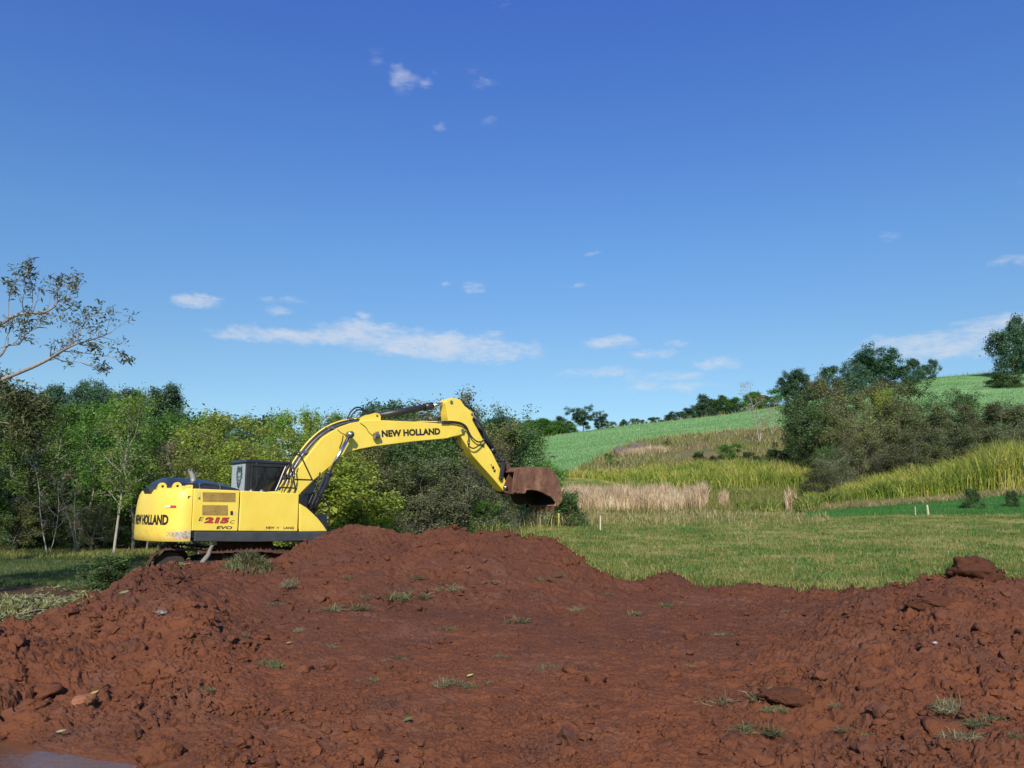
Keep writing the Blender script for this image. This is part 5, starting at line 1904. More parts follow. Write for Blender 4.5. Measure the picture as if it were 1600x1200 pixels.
YG = 'light green bushy trees behind the cab'
for (px, d, top, ws, k) in [(300, 30, 690, 1.0, 'olive'), (335, 28, 668, 1.1, 'yellow'), (372, 30, 662, 1.1, 'yellow'), (410, 29, 660, 1.1, 'yellow'), (448, 28, 663, 1.1, 'yellow'), (485, 30, 660, 1.1, 'yellow'), (520, 31, 655, 1.1, 'yellow'),
                            (350, 25, 715, 1.2, 'yellow'), (392, 25, 700, 1.2, 'yellow'), (430, 25, 705, 1.2, 'yellow'), (312, 26, 730, 1.2, 'yellow'), (470, 26, 700, 1.2, 'yellow'), (510, 27, 700, 1.2, 'yellow'), (545, 31, 665, 1.1, 'olive'), (400, 35, 655, 1.2, 'yellow'), (460, 36, 650, 1.2, 'yellow'), (350, 35, 668, 1.2, 'olive'), (520, 37, 648, 1.2, 'yellow')]:
    place(k, 'light_green_tree', 'yellow green bushy tree in the thicket behind the cab and the lower boom', 'tree', px, d, top, ws, YG)
for (px, d, top) in ((425, 31, 642), (495, 32, 640), (512, 33, 642)):
    place('woodb', 'slender_tree', 'slender pale green treetop standing above the thicket behind the boom', 'tree', px, d, top, .6, 'slender treetops above the thicket')
place('leafybright', 'leafy_bush', 'bright yellow green leafy bush in the sun right of the lift cylinder', 'bush', 528, 24.0, 706, 1.15)
place('leafybright', 'leafy_bush', 'low bright green bush hanging over the earth heap right of the tool box', 'bush', 556, 24.5, 752, 1.2)

for (px, d, top, ws, k) in [(565, 38, 655, 1.1, 'olive'), (600, 38, 648, 1.1, 'olive'), (640, 39, 646, 1.1, 'dark'), (680, 38, 652, 1.1, 'dark'), (722, 37, 622, 1.0, 'olive'), (748, 38, 628, 1.0, 'dark'), (764, 38, 656, .8, 'olive'), (782, 40, 700, .75, 'olive'),
                            (580, 34, 690, 1.1, 'dark'), (620, 34, 688, 1.1, 'dark'), (660, 34, 690, 1.1, 'dark'), (700, 34.5, 680, 1.1, 'dark'), (735, 35, 690, 1.1, 'olive'), (600, 42, 650, 1.2, 'dark'), (660, 43, 650, 1.2, 'dark'), (720, 43, 645, 1.2, 'dark'), (755, 43, 665, 1.0, 'dark')]:
    place(k, 'thicket_tree', 'dark dense tree in the mass behind the boom and stick', 'tree', px, d, top, ws, 'dark trees behind the boom and stick')
for (px, d, top, ws, k) in [(600, 33, 735, 1.15, 'scrubo'), (640, 32.5, 720, 1.2, 'scrubo'), (680, 32.5, 722, 1.2, 'scrub'), (718, 33, 715, 1.2, 'scrub'), (752, 33.5, 728, 1.1, 'scrub'), (774, 34.5, 752, .9, 'scrubo'), (565, 33, 765, 1.1, 'scrubo')]:
    place(k, 'grey_scrub', 'grey green twiggy scrub with bare low stems under the boom', 'scrub', px, d, top, ws, 'twiggy scrub under the boom')
place('bush', 'green_bush', 'small dark green bush on the grass just left of the bucket', 'bush', 752, 32.5, 783, 1.2)
place('darkbush', 'green_bush', 'dark green bush in the grass right of the bucket teeth', 'bush', 891, 40, 768, 1.1)
for (px, d, top) in ((806, 52, 722), (818, 50, 732), (832, 52, 722), (848, 54, 730)):
    place('bush', 'edge_shrub', 'green shrub at the foot of the cane field just above the bucket', 'shrub', px, d, top, 1.0, 'shrubs above the bucket')

place('wood', 'added_shade_tree', 'unseen leafy tree past the left edge, added to shade the grass', 'tree', -262, 13.0, 285, .8)  # extra tree out of view, added to throw shade on the left meadow
# far tree line at the top of the field
for (px, d, top, ws, k) in [(800, 158, 664, 1.2, 'far'), (812, 160, 658, 1.2, 'far'), (826, 160, 656, 1.2, 'far'), (842, 162, 656, 1.2, 'far'), (856, 162, 655, 1.2, 'far'), (868, 164, 660, 1.2, 'far'), (880, 165, 658, 1.2, 'far'), (892, 166, 662, 1.2, 'far'), (940, 172, 662, 1.1, 'far'), (956, 174, 658, 1.1, 'far'),
                            (782, 150, 652, 1.2, 'fard'), (770, 145, 656, 1.2, 'fard')]:
    place(k, 'hedgerow_tree', 'small round tree in the line along the far left top of the field', 'tree', px, d, top, ws, 'trees along the far left top of the field')
place('umbrella', 'umbrella_tree', 'tall dark flat topped tree standing above the far hedgerow', 'tree', 914, 168, 634, 1.05)
place('umbrella', 'umbrella_tree', 'smaller dark flat topped tree right of the tall one on the skyline', 'tree', 938, 170, 643, .9)
place('fard', 'umbrella_tree', 'dark round tree left of the tall flat topped tree on the skyline', 'tree', 871, 168, 650, .9)
for (px, d, top, ws, k) in [(978, 178, 655, 1.0, 'fard'), (994, 180, 654, 1.0, 'far'), (1006, 180, 656, 1.0, 'fard'), (1022, 182, 652, 1.2, 'fard'), (1036, 182, 652, 1.2, 'far'), (1052, 184, 644, 1.1, 'fard'), (1068, 184, 638, 1.2, 'fard'), (1084, 185, 642, 1.2, 'far'), (1100, 186, 624, 1.1, 'fard'), (1114, 186, 616, 1.1, 'fard'),
                            (1130, 186, 620, 1.1, 'far'), (1146, 188, 624, 1.2, 'fard'), (1162, 188, 622, 1.1, 'far'), (1180, 189, 612, 1.1, 'far'), (1196, 190, 616, 1.2, 'fard'), (1214, 190, 610, 1.2, 'far'), (1280, 192, 596, 1.2, 'far'), (1262, 192, 592, 1.2, 'far')]:
    place(k, 'ridge_tree', 'tree in the row along the middle ridge above the cane field', 'tree', px, d, top, ws, 'trees along the middle ridge')
place('umbrella', 'ridge_tree', 'dark spreading tree on the ridge left of the big grey scrub', 'tree', 1240, 188, 582, .75)
place('fard', 'ridge_tree', 'dark rounded tree top touching the left edge of the big scrub on the ridge', 'tree', 1262, 188, 578, .9)
for (px, d, top, ws, k, lb) in [(1392, 178, 541, 1.0, 'umbrella', 'tallest dark tree of the clump on the hill behind the scrub'), (1370, 178, 552, .9, 'fard', 'narrow dark tree left of the tallest one behind the scrub'), (1418, 180, 562, 1.2, 'fard', 'wide dark tree right of the tallest one behind the scrub'),
                                (1441, 184, 560, .7, 'fard', 'slim pointed dark tree at the right end of the hill clump'), (1466, 190, 562, .7, 'fard', 'small lone dark tree on the field skyline'),
                                (1598, 176, 499, .62, 'fard', 'large dark tree on the hilltop at the right edge'), (1640, 178, 503, .7, 'fard', 'dark leafy tree cut by the right edge on the hilltop'), (1330, 150, 574, .8, 'fard', 'flat dark treetop above the big scrub on its left'), (1352, 152, 566, .7, 'umbrella', 'little flat topped dark tree above the middle of the big scrub')]:
    place(k, 'hill_tree', lb, 'tree', px, d, top, ws)
place('darkbush', 'hill_bush', 'dark bush low on the field at the far right edge', 'bush', 1592, 150, 583, 1.6)

# big scrub on the right
RS = 'grey scrub trees on the right'
for (px, d, top, ws, k) in [(1308, 74, 610, 1.0, 'dark'), (1278, 76, 618, 1.0, 'dark'), (1266, 71, 655, .95, 'dark'), (1292, 70.5, 630, 1.0, 'dark'), (1330, 74, 590, 1.0, 'olive'), (1362, 75, 592, 1.0, 'olive'), (1398, 76, 606, 1.0, 'olive'), (1296, 70, 650, .85, 'dark'), (1320, 68, 640, 1.1, 'olive'), (1360, 69, 622, 1.1, 'olive'), (1400, 70, 630, 1.1, 'scrubo'),
                            (1440, 72, 640, 1.1, 'scrubo'), (1480, 72, 640, 1.2, 'scrubo'), (1520, 72, 634, 1.2, 'scrub'), (1560, 70, 630, 1.2, 'scrubo'), (1600, 70, 628, 1.2, 'scrubo'), (1640, 70, 628, 1.2, 'scrub'), (1345, 65, 675, 1.1, 'olive'), (1385, 64, 680, 1.15, 'scrub'), (1425, 64, 675, 1.15, 'scrubo'),
                            (1465, 66, 665, 1.15, 'scrubo'), (1505, 66, 668, 1.1, 'scrub'), (1545, 65, 665, 1.1, 'scrubo'), (1580, 65, 660, 1.1, 'scrub'), (1282, 67, 695, .85, 'dark'), (1310, 63.5, 700, 1.1, 'scrub')]:
    place(k, 'scrub_tree', 'tangled grey green tree in the big scrub on the right slope', 'tree', px, d, top, ws, RS)
place('dark', 'round_tree', 'dark round leafy crown rising behind the grey scrub, left one of the pair', 'tree', 1446, 79, 600, 1.15)
place('dark', 'round_tree', 'dark round leafy crown behind the grey scrub, right one of the pair', 'tree', 1478, 80, 606, 1.1)
place('yellow', 'yellow_tree', 'yellow green leafy tree in the middle of the right scrub left of the dark crowns', 'tree', 1408, 72, 606, .7)
place('scrubo', 'low_scrub', 'low twiggy shrub in front of the big scrub at its left foot', 'shrub', 1285, 60, 722, 1.2)
place('bare', 'dead_tree', 'bare pale tree on the red bank below the ridge', 'tree', 1191, 98, 598, 1.25)
place('bare', 'dead_tree', 'thin pale leafless tree just right of the bare tree on the bank', 'tree', 1212, 104, 622, 1.0)
place('bush', 'round_bush', 'round green bush on the red bank left of the bare tree', 'bush', 1142, 84, 693, 1.5)
place('bush', 'bank_bush', 'small green bush at the left end of the red bank', 'bush', 954, 82, 708, .8)
place('darkbush', 'bank_bush', 'tiny dark bush beside the small green bush on the red bank', 'bush', 967, 81, 720, .8)
place('bush', 'bank_bush', 'green bush at the foot of the big scrub on the red bank', 'bush', 1240, 86, 690, 1.5)
for (px, d, top, lb) in ((1516, 47, 762, 'dark weedy plant on the bright green strip, left one'), (1583, 47, 766, 'dark weedy plant on the bright green strip at the right edge')):
    place('darkbush', 'weed_plant', lb, 'plant', px, d, top, .9)
for (px, d, top) in ((1098, 82, 706), (1118, 80, 712), (1168, 82, 706), (1186, 81, 712), (1206, 82, 702), (1226, 82, 706), (1248, 81, 698)):
    place('darkbush', 'bank_shrub', 'dark green shrub in the row above the yellow grass at the foot of the bank', 'shrub', px, d, top, 1.5, 'dark shrubs at the foot of the bank')
for (px, d, top) in ((1215, 92, 690), (1190, 94, 692), (1235, 92, 684), (1255, 90, 676), (1075, 97, 692), (1045, 97, 686)):
    place('scrubo', 'bank_scrub', 'brownish dry shrub on the terrace under the cane field', 'shrub', px, d, top, 1.3, 'dry shrubs on the terrace')

# ---- overhanging tree at the left edge
w = Wood(77)
OD = 19.5
def LP(px, py, d=OD):
    v_ = pix_dir(px, py); k = d / v_[1]
    return np.array([v_[0] * k, d, EYE + v_[2] * k])


tb = np.array([at(-290, OD), OD + .6, 0.1])
t1 = LP(-250, 640); t2 = LP(-215, 520)
trunkP = np.array([tb, (tb + t1) / 2 + [.1, 0, 0], t1, t2, LP(-190, 380), LP(-170, 250)])
w.tube(trunkP, [.36, .30, .27, .19, .11, .04], 10)
twc = [dict(n=0), dict(n=0, segs=5, wob=.28, trop=.06, tip=.25, sides=4, leaf=.2, ls=.05, lfrom=.6),
       dict(n=6, len=.48, segs=4, wob=.3, trop=.05, leaf=.35, ls=.06, sides=3, out=.6, fwd=.8, lfrom=.5),
       dict(n=3, len=.5, segs=3, wob=.3, trop=.04, leaf=.85, ls=.06, sides=3, out=.6, fwd=.8)]


def limb_px(pts, r0, r1, n_sub, sub_len, up=.9, cfg=None, dj=.25, frm=.25):
    P = np.array([LP(a, b_, OD + dj * math.sin(i * 1.7)) for i, (a, b_) in enumerate(pts)])
    P = np.array([list(q) for q in smooth_path(P, 4)])
    r0 *= .8; r1 *= 1.0; sub_len *= 1.25
    w.tube(P, np.linspace(r0, r1, len(P)), 7)
    for i in range(n_sub):
        f = frm + (1 - frm) * (i + w.r.uniform(0, 1)) / n_sub
        k = f * (len(P) - 1); k0 = min(int(k), len(P) - 2)
        q = P[k0] + (P[k0 + 1] - P[k0]) * (k - k0)
        ax = P[k0 + 1] - P[k0]; ax /= np.linalg.norm(ax)
        dd = ax * .55 + np.array([w.r.normal(0, .25), w.r.normal(0, .55), up * w.r.choice([1, 1, 1, -.45])])
        w.branch(q, dd, sub_len * w.r.uniform(.6, 1.2) * (1.1 - .4 * f), max(.009, (r0 + (r1 - r0) * f) * .45), 1, cfg or twc)
    return P


L1 = limb_px([(-235, 660), (-120, 640), (-50, 612), (0, 594), (50, 574), (80, 559), (100, 547), (120, 537), (152, 528), (174, 519)], .085, .012, 15, .62, .75, frm=.5)
L1b = limb_px([(85, 559), (102, 565), (125, 566), (143, 573), (156, 582)], .018, .005, 7, .32, .3)
L1c = limb_px([(100, 549), (128, 551), (158, 555), (180, 560), (192, 570)], .018, .005, 8, .32, .35)
L1d = limb_px([(120, 537), (128, 512), (140, 495), (160, 488)], .016, .005, 8, .32, .5)
L2 = limb_px([(-215, 560), (-100, 540), (-40, 528), (0, 507), (22, 494), (48, 489), (66, 489), (84, 480), (92, 470), (106, 466), (122, 464)], .075, .010, 15, .60, .95, frm=.45)
L2b = limb_px([(48, 489), (51, 462), (48, 440), (42, 425)], .018, .005, 8, .34, .5)
L2c = limb_px([(12, 499), (14, 470), (18, 450), (30, 435)], .018, .005, 8, .34, .5)
L2d = limb_px([(84, 480), (90, 455), (100, 445), (118, 446)], .014, .005, 8, .3, .4)
L3 = limb_px([(-220, 610), (-80, 590), (-30, 572), (0, 556), (12, 540), (30, 537), (42, 520), (60, 512)], .06, .008, 11, .5, .8, frm=.5)
L3b = limb_px([(12, 541), (14, 520), (22, 505), (40, 500)], .016, .005, 6, .3, .5)
L4 = limb_px([(-230, 700), (-120, 660), (-40, 630), (0, 622), (30, 628), (55, 640)], .05, .008, 14, .55, .3, frm=.35,
             cfg=[dict(n=0), dict(n=0, segs=4, wob=.3, trop=-.03, tip=.3, sides=4, leaf=4, ls=.12), dict(n=8, len=.5, segs=3, wob=.3, trop=-.04, leaf=6, ls=.14, sides=3), dict(n=4, len=.5, segs=2, leaf=5, ls=.14, sides=3)])
L5 = limb_px([(-230, 740), (-120, 700), (-40, 668), (0, 660), (30, 668), (50, 680)], .05, .008, 12, .5, .1, frm=.35,
             cfg=[dict(n=0), dict(n=0, segs=4, wob=.3, trop=-.03, tip=.3, sides=4, leaf=4, ls=.12), dict(n=8, len=.5, segs=3, wob=.3, trop=-.04, leaf=6, ls=.14, sides=3), dict(n=4, len=.5, segs=2, leaf=5, ls=.14, sides=3)])
# the rest of the crown, outside the frame: it shades the grass on the left
for k in range(16):
    a = k * 2.4; q = trunkP[3] + (trunkP[5] - trunkP[3]) * (k / 16)
    dx_ = -abs(math.cos(a)) - .2
    w.branch(q, (dx_, math.sin(a), .35), 2.6, .05, 1, [dict(n=0), dict(n=0, segs=5, wob=.3, trop=.05, tip=.3, leaf=6, ls=.2), dict(n=8, len=.45, segs=3, leaf=16, ls=.18, sides=3), dict(n=4, len=.5, segs=2, leaf=12, ls=.16, sides=3)])
ot = empty('overhanging_tree', tuple(tb))
tag(ot, 'near tree at the left edge reaching long sparse limbs into the sky', 'tree')
off = -tb
for v_ in w.V:
    v_ += off
w.L = [q + off for q in w.L]
link('trunk', w.wood_mesh('trunk', mat_bark('bark_limb', (.22, .18, .15), (.36, .31, .26))), ot)
link('crown', w.leaf_mesh('crown', LEAF['bronze'], .125, .30, .5, .25), ot)

# ================================================================ GRASSES AND SMALL THINGS
gr = np.random.default_rng(23)


def blades(pos, h, w, lean, seg2=False, vert=0.0):
    n = len(pos)
    az = gr.uniform(0, 2 * np.pi, n); la = gr.uniform(0, 2 * np.pi, n)
    s = np.stack([np.cos(az), np.sin(az), np.zeros(n)], -1) * (w * .5)[:, None]
    L = np.stack([np.cos(la), np.sin(la), np.zeros(n)], -1)
    tip = pos + L * (lean * h)[:, None] + np.array([0, 0, 1.0]) * (h * np.sqrt(np.clip(1 - (lean * .8) ** 2, .05, 1)))[:, None]
    if not seg2:
        v = np.stack([pos - s, pos + s, tip], 1).reshape(-1, 3)
        return v, [np.arange(n * 3).reshape(-1, 3)]
    mid_ = pos + L * (lean * h * .28)[:, None] + np.array([0, 0, 1.0]) * (h * .6)[:, None]
    v = np.stack([pos - s * .8, pos + s * .8, mid_ - s, mid_ + s, tip], 1).reshape(-1, 3)
    b_ = np.arange(n)[:, None] * 5
    return v, [np.concatenate([b_, b_ + 1, b_ + 3, b_ + 2], 1), np.concatenate([b_ + 2, b_ + 3, b_ + 4], 1)]


def stuff(name, label, cat, pos, h, w, lean, mat, seg2=False):
    v, f = blades(pos, h, w, lean, seg2)
    o = link(name, mesh_np(name, v, f, mat))
    tag(o, label, cat, kind='stuff')
    return o


def sample(n, px0, px1, d0, d1, power=-1.0):
    px = gr.uniform(px0, px1, n)
    u = gr.uniform(0, 1, n)
    d = d0 * (d1 / d0) ** u if power == -1 else d0 + (d1 - d0) * u
    t = np.interp(px, [-400, 800, 2000], [pix_t(-400), 0, pix_t(2000)])
    return t * d, d, px


# meadow
x, y, px = sample(430000, -60, 1660, 9.5, 58)
t = x / y
ok = (y > ridge_at(t) + .02)
z_ = zone(x, y)
ok &= (z_ == 0)
ok &= ~((px < 300) & (y < 16.5))
dens_ = fbm(x, y, .9, 3, 101)
ok &= gr.uniform(0, 1, len(x)) < .55 + .5 * dens_
x, y, px = x[ok], y[ok], px[ok]
g = meadow_h(x, y)
pt = fbm(x, y, .35, 3, 102)
h = (.055 + .05 * np.clip(pt + .4, 0, 1.2) + gr.exponential(.022, len(x))) * np.where(y > 46, 1.5, 1.0)
stuff('meadow_grass', 'short meadow grass, green mixed with dry straw blades', 'grass', np.stack([x, y, g - .01], -1), h, .007 + .00062 * y, gr.uniform(.1, .9, len(x)), BL_MEADOW)

x2, y2, px2 = sample(60000, -60, 230, 16.5, 28)
ok = zone(x2, y2) == 3
x2, y2 = x2[ok], y2[ok]
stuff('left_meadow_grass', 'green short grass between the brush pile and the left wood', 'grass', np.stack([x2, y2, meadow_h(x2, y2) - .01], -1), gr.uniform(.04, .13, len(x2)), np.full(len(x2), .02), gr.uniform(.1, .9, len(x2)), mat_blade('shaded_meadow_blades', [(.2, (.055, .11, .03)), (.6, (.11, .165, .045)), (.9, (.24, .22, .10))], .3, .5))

# bright green strip
x, y, px = sample(50000, 1240, 1660, 42, 58)
ok = zone(x, y) == 3
x, y = x[ok], y[ok]
stuff('short_green_grass', 'bright green short grass strip in front of the tall grass', 'grass', np.stack([x, y, meadow_h(x, y) - .01], -1), gr.uniform(.05, .14, len(x)), np.full(len(x), .035), gr.uniform(.1, .7, len(x)), BL_GREEN)

# cane field
x, y, px = sample(200000, 780, 1680, 64, 194)
ok = zone(x, y) == 1
x, y = x[ok], y[ok]
row = np.sin((y * .92 + x * .35) * 2 * np.pi / 5.5 + fbm(x, y, .05, 2, 5) * 3)
hh = (.30 + .10 * row * .5 + .16 * np.clip(fbm(x, y, .08, 3, 103), -1, 1)) * gr.uniform(.6, 1.3, len(x))
stuff('young_cane', 'young pale green cane covering the hillside field', 'crop', np.stack([x, y, meadow_h(x, y) - .02], -1), np.clip(hh, .1, 1), np.full(len(x), .10), gr.uniform(.1, .7, len(x)), BL_CANE)
# taller ragged stems on the field rim
x, y, px = sample(26000, 800, 1660, 60, 215, 1)
t = x / y
fe, ft = field_edge(t), field_top(t)
ok = ((np.abs(y - fe) < 1.6) & (px > 930)) | (np.abs(y - ft - 2) < 3.5)
x, y = x[ok], y[ok]
stuff('field_rim_grass', 'dry straw coloured grass along the rim of the field', 'grass', np.stack([x, y, meadow_h(x, y)], -1), gr.uniform(.4, 1.3, len(x)), np.full(len(x), .09), gr.uniform(0, .5, len(x)), BL_DRY)

# bank scrub grass
x, y, px = sample(70000, 820, 1680, 74, 124)
ok = zone(x, y) == 2
x, y = x[ok], y[ok]
nb = fbm(x, y, .12, 3, 104)
ok = gr.uniform(-.3, .5, len(x)) < nb + .1
x, y = x[ok], y[ok]
m2 = gr.uniform(0, 1, len(x)) < .38
for mk, nm, lb, mt in ((m2, 'bank_dry_grass', 'dry brown grass over the red bank', BL_DRY), (~m2, 'bank_green_grass', 'green weeds over the red bank', BL_MEADOW)):
    stuff(nm, lb, 'grass', np.stack([x[mk], y[mk], meadow_h(x[mk], y[mk])], -1), gr.uniform(.2, .8, mk.sum()), np.full(mk.sum(), .09), gr.uniform(.1, .8, mk.sum()), mt)

# tall grass A: below the bank (middle), B: rising to the right
x, y, px = sample(52000, 860, 1300, 64.5, 80)
dn = fbm(x, y, .22, 3, 105)
low_ = np.interp(px, [860, 900, 1000, 1100, 1260, 1300], [72, 71, 68, 66.5, 65, 66])
ok = (y > low_ + dn * 1.5) & (gr.uniform(0, 1, len(x)) < .75 + dn) & (y < np.interp(px, [860, 900, 1300], [72, 74, 75]))
x, y, px = x[ok], y[ok], px[ok]
hA = np.interp(px, [860, 950, 1100, 1300], [.5, .85, 1.25, 1.45]) * gr.uniform(.45, 1.15, len(x)) * (1 + .4 * fbm(x, y, .5, 2, 106))
stuff('tall_grass', 'tall yellow green grass band below the red bank', 'grass', np.stack([x, y, meadow_h(x, y)], -1), hA, gr.uniform(.035, .06, len(x)), gr.uniform(.1, .75, len(x)), BL_TALL, True)
x, y, px = sample(46000, 1262, 1680, 55.5, 63.5)
dn = fbm(x, y, .25, 3, 107)
lowb = np.interp(px, [1262, 1330, 1400, 1600, 1680], [59, 57.3, 56.5, 55.8, 55.8])
ok = (y > lowb + dn) & (gr.uniform(0, 1, len(x)) < .8 + dn)
x, y, px = x[ok], y[ok], px[ok]
hB = np.interp(px, [1262, 1330, 1420, 1500, 1560, 1680], [.9, 1.1, 1.7, 2.2, 2.9, 3.2]) * gr.uniform(.4, 1.1, len(x)) * (1 + .45 * fbm(x, y, .5, 2, 108))
stuff('elephant_grass', 'taller yellow grass rising to the right edge before the scrub', 'grass', np.stack([x, y, meadow_h(x, y)], -1), hB, gr.uniform(.035, .065, len(x)), gr.uniform(.1, .7, len(x)), BL_TALL, True)
# dry litter at its foot
x, y, px = sample(14000, 1262, 1680, 53.8, 57.5)
stuff('dry_litter', 'dry straw at the foot of the tall grass', 'grass', np.stack([x, y, meadow_h(x, y)], -1), gr.uniform(.1, .5, len(x)), np.full(len(x), .05), gr.uniform(.3, .95, len(x)), BL_DRY)
# mixed growth between reeds and tall grass
x, y, px = sample(42000, 880, 1290, 55, 68)
dn = fbm(x, y, .18, 3, 109)
ok = gr.uniform(-.4, .8, len(x)) < dn + .25
x, y, px = x[ok], y[ok], px[ok]
stuff('rough_grass', 'knee high rough green grass behind the dry reeds', 'grass', np.stack([x, y, meadow_h(x, y)], -1), gr.uniform(.15, .75, len(x)), gr.uniform(.03, .06, len(x)), gr.uniform(.1, .8, len(x)), BL_MEADOW)

# dry reeds
x, y, px = sample(26000, 872, 1108, 55.5, 61.5)
dn = fbm(x, y, .35, 3, 110)
dens_ = np.interp(px, [872, 890, 1000, 1030, 1050, 1060, 1075, 1100, 1108], [.4, 1, 1, .7, .9, .25, .25, 1.0, .5])
ok = gr.uniform(0, 1, len(x)) < dens_ * (.75 + dn)
x, y, px = x[ok], y[ok], px[ok]
wf1, wf2, wcid = worley(x, y, 1.1, 301)
hr = (1.28 + .25 * fbm(x, y, .6, 2, 111) + .55 * (wcid - .4) * sstep(.55, .2, wf1)) * (1.1 - .35 * sstep(.3, .7, wf1)) * gr.uniform(.55, 1.1, len(x)) * np.interp(px, [872, 930, 1108], [.95, 1.05, 1.1])
stuff('dry_reeds', 'dense stand of dry straw coloured reeds in the middle distance', 'reeds', np.stack([x, y, meadow_h(x, y)], -1), hr, gr.uniform(.03, .05, len(x)), gr.uniform(.0, .42, len(x)), BL_REED, True)
# straw wisps and rough edge of the meadow
x, y, px = sample(36000, 745, 1300, 36, 57)
dn = fbm(x, y, .3, 3, 112)
ok = (gr.uniform(0, 1, len(x)) < sstep(36, 50, y) * np.interp(px, [745, 790, 900, 960, 1300], [.5, 1, 1, .35, .3]) * (.6 + dn * 1.4)) & (zone(x, y) != 3)
x, y, px = x[ok], y[ok], px[ok]
stuff('straw_wisps', 'thin dry straw stalks along the far edge of the meadow', 'grass', np.stack([x, y, meadow_h(x, y)], -1), gr.uniform(.15, .75, len(x)) * np.interp(px, [745, 900, 960, 1300], [1.1, 1.1, .7, .7]), gr.uniform(.02, .04, len(x)), gr.uniform(.1, .7, len(x)), BL_DRY, True)
# foot of the left wood and of the middle thicket
x, y, px = sample(16000, -60, 320, 26.5, 31)
stuff('wood_edge_grass', 'weedy grass at the foot of the left wood', 'grass', np.stack([x, y, meadow_h(x, y)], -1), gr.uniform(.06, .28, len(x)), gr.uniform(.02, .05, len(x)), gr.uniform(.1, .9, len(x)), BL_MEADOW)
x, y, px = sample(16000, 540, 780, 29.5, 33.5)
stuff('thicket_edge_grass', 'green weeds at the foot of the middle thicket', 'grass', np.stack([x, y, meadow_h(x, y)], -1), gr.uniform(.1, .4, len(x)), gr.uniform(.02, .05, len(x)), gr.uniform(.1, .9, len(x)), BL_GREEN)


# ---- clumps one can point to
def clump_mesh(name, seed, n, r, h, w, lean, mat, seg2=True, flat=False):
    global gr
    keep_ = gr
    gr = np.random.default_rng(seed)
    a = gr.uniform(0, 6.28, n); q = r * np.sqrt(gr.uniform(0, 1, n))
    pos = np.stack([np.cos(a) * q, np.sin(a) * q, np.zeros(n)], -1)
    hh_ = h * gr.uniform(.4, 1.1, n) * (1 - .4 * q / r)
    v, f = blades(pos, hh_, np.full(n, w) * gr.uniform(.7, 1.3, n), gr.uniform(lean * .3, lean, n), seg2)
    gr = keep_
    return mesh_np(name, v, f, mat)


def put_clump(name, label, cat, me, px, depth, scale=1.0, group=None, z=None):
    x_ = pix_t(px, 790) * depth
    zz = float(meadow_h(np.array([x_]), np.array([float(depth)]))[0]) if z is None else z
    o = link(name, me, None, (x_, depth, zz))
    o.scale = (scale,) * 3
    o.rotation_euler = (0, 0, rnd.uniform(0, 6.28))
    tag(o, label, cat, group)
    return o


rb = clump_mesh('reed_bunch', 5, 420, .38, 1.85, .05, .22, BL_REED)
put_clump('reed_bunch', 'single upright bunch of dry pale reeds right of the reed stand', 'reeds', rb, 1131, 57, .92)
put_clump('reed_bunch', 'dry pale reed bunch beside the green grass clumps, near the strip', 'reeds', rb, 1236, 55.5, 1.05)
gc = clump_mesh('grass_clump', 6, 620, .9, 1.45, .05, .85, BL_CLUMP)
gc2 = clump_mesh('grass_clump', 7, 520, .8, 1.2, .05, .95, BL_CLUMP)
put_clump('grass_clump', 'arching green grass clump just right of the lone reed bunch by the strip', 'grass clump', gc, 1262, 55, 1.1)
put_clump('grass_clump', 'low green grass clump left of the reed bunch near the strip', 'grass clump', gc, 1200, 55.5, .9)
put_clump('grass_clump', 'small green grass clump right of the single reed bunch', 'grass clump', gc2, 1165, 56, .9)
put_clump('grass_clump', 'spreading green grass clump at the left tip of the bright strip', 'grass clump', gc, 1300, 57, 1.05)

# ---- stakes
M_STAKEW = mat_plain('pale_stake_wood', (.62, .56, .42), .8, 0, .15, 12, .2)
M_STAKEY = mat_plain('yellow_stake_wood', (.66, .60, .12), .7, 0, .15, 12, .2)
def stake(px, depth, ptop, pbot, mat, label, r=.026, tilt=.03):
    x_ = pix_t(px, 810) * depth
    g_ = float(meadow_h(np.array([x_]), np.array([float(depth)]))[0])
    H = pix_z(px, ptop, depth) - pix_z(px, pbot, depth)
    def bld(bm):
        rings = []
        for z, s in ((-.15, 1), (H * .93, .95), (H, .45)):
            rings.append([bm.verts.new((a * r * s + tilt * z, b_ * r * s, z)) for a, b_ in ((-1, -1), (1, -1), (1, 1), (-1, 1))])
        for a, b_ in zip(rings[:-1], rings[1:]):
            for k in range(4):
                bm.faces.new((a[k], a[(k + 1) % 4], b_[(k + 1) % 4], b_[k]))
        bm.faces.new(rings[0][::-1]); bm.faces.new(rings[-1])
    o = link('wooden_stake', mesh_bm('wooden_stake', bld, mat, False), None, (x_, depth, g_))
    o.rotation_euler = (0, 0, .4)
    tag(o, label, 'stake', 'survey stakes in the meadow')


stake(738, 37.5, 810, 829, M_STAKEW, 'pale stake nearest the thicket behind the earth heap')
stake(872.5, 39, 796, 818, M_STAKEY, 'yellow stake under the bucket teeth')
stake(937.5, 36.5, 808, 831, M_STAKEW, 'pale stake in front of the dry reeds')
stake(1451, 43.5, 790, 806, M_STAKEW, 'pale stake at the near edge of the bright green strip', .035, -.06)
stake(1431, 43.5, 792, 806, M_STAKEW, 'thin dark stake left of the pale one on the bright strip', .014)

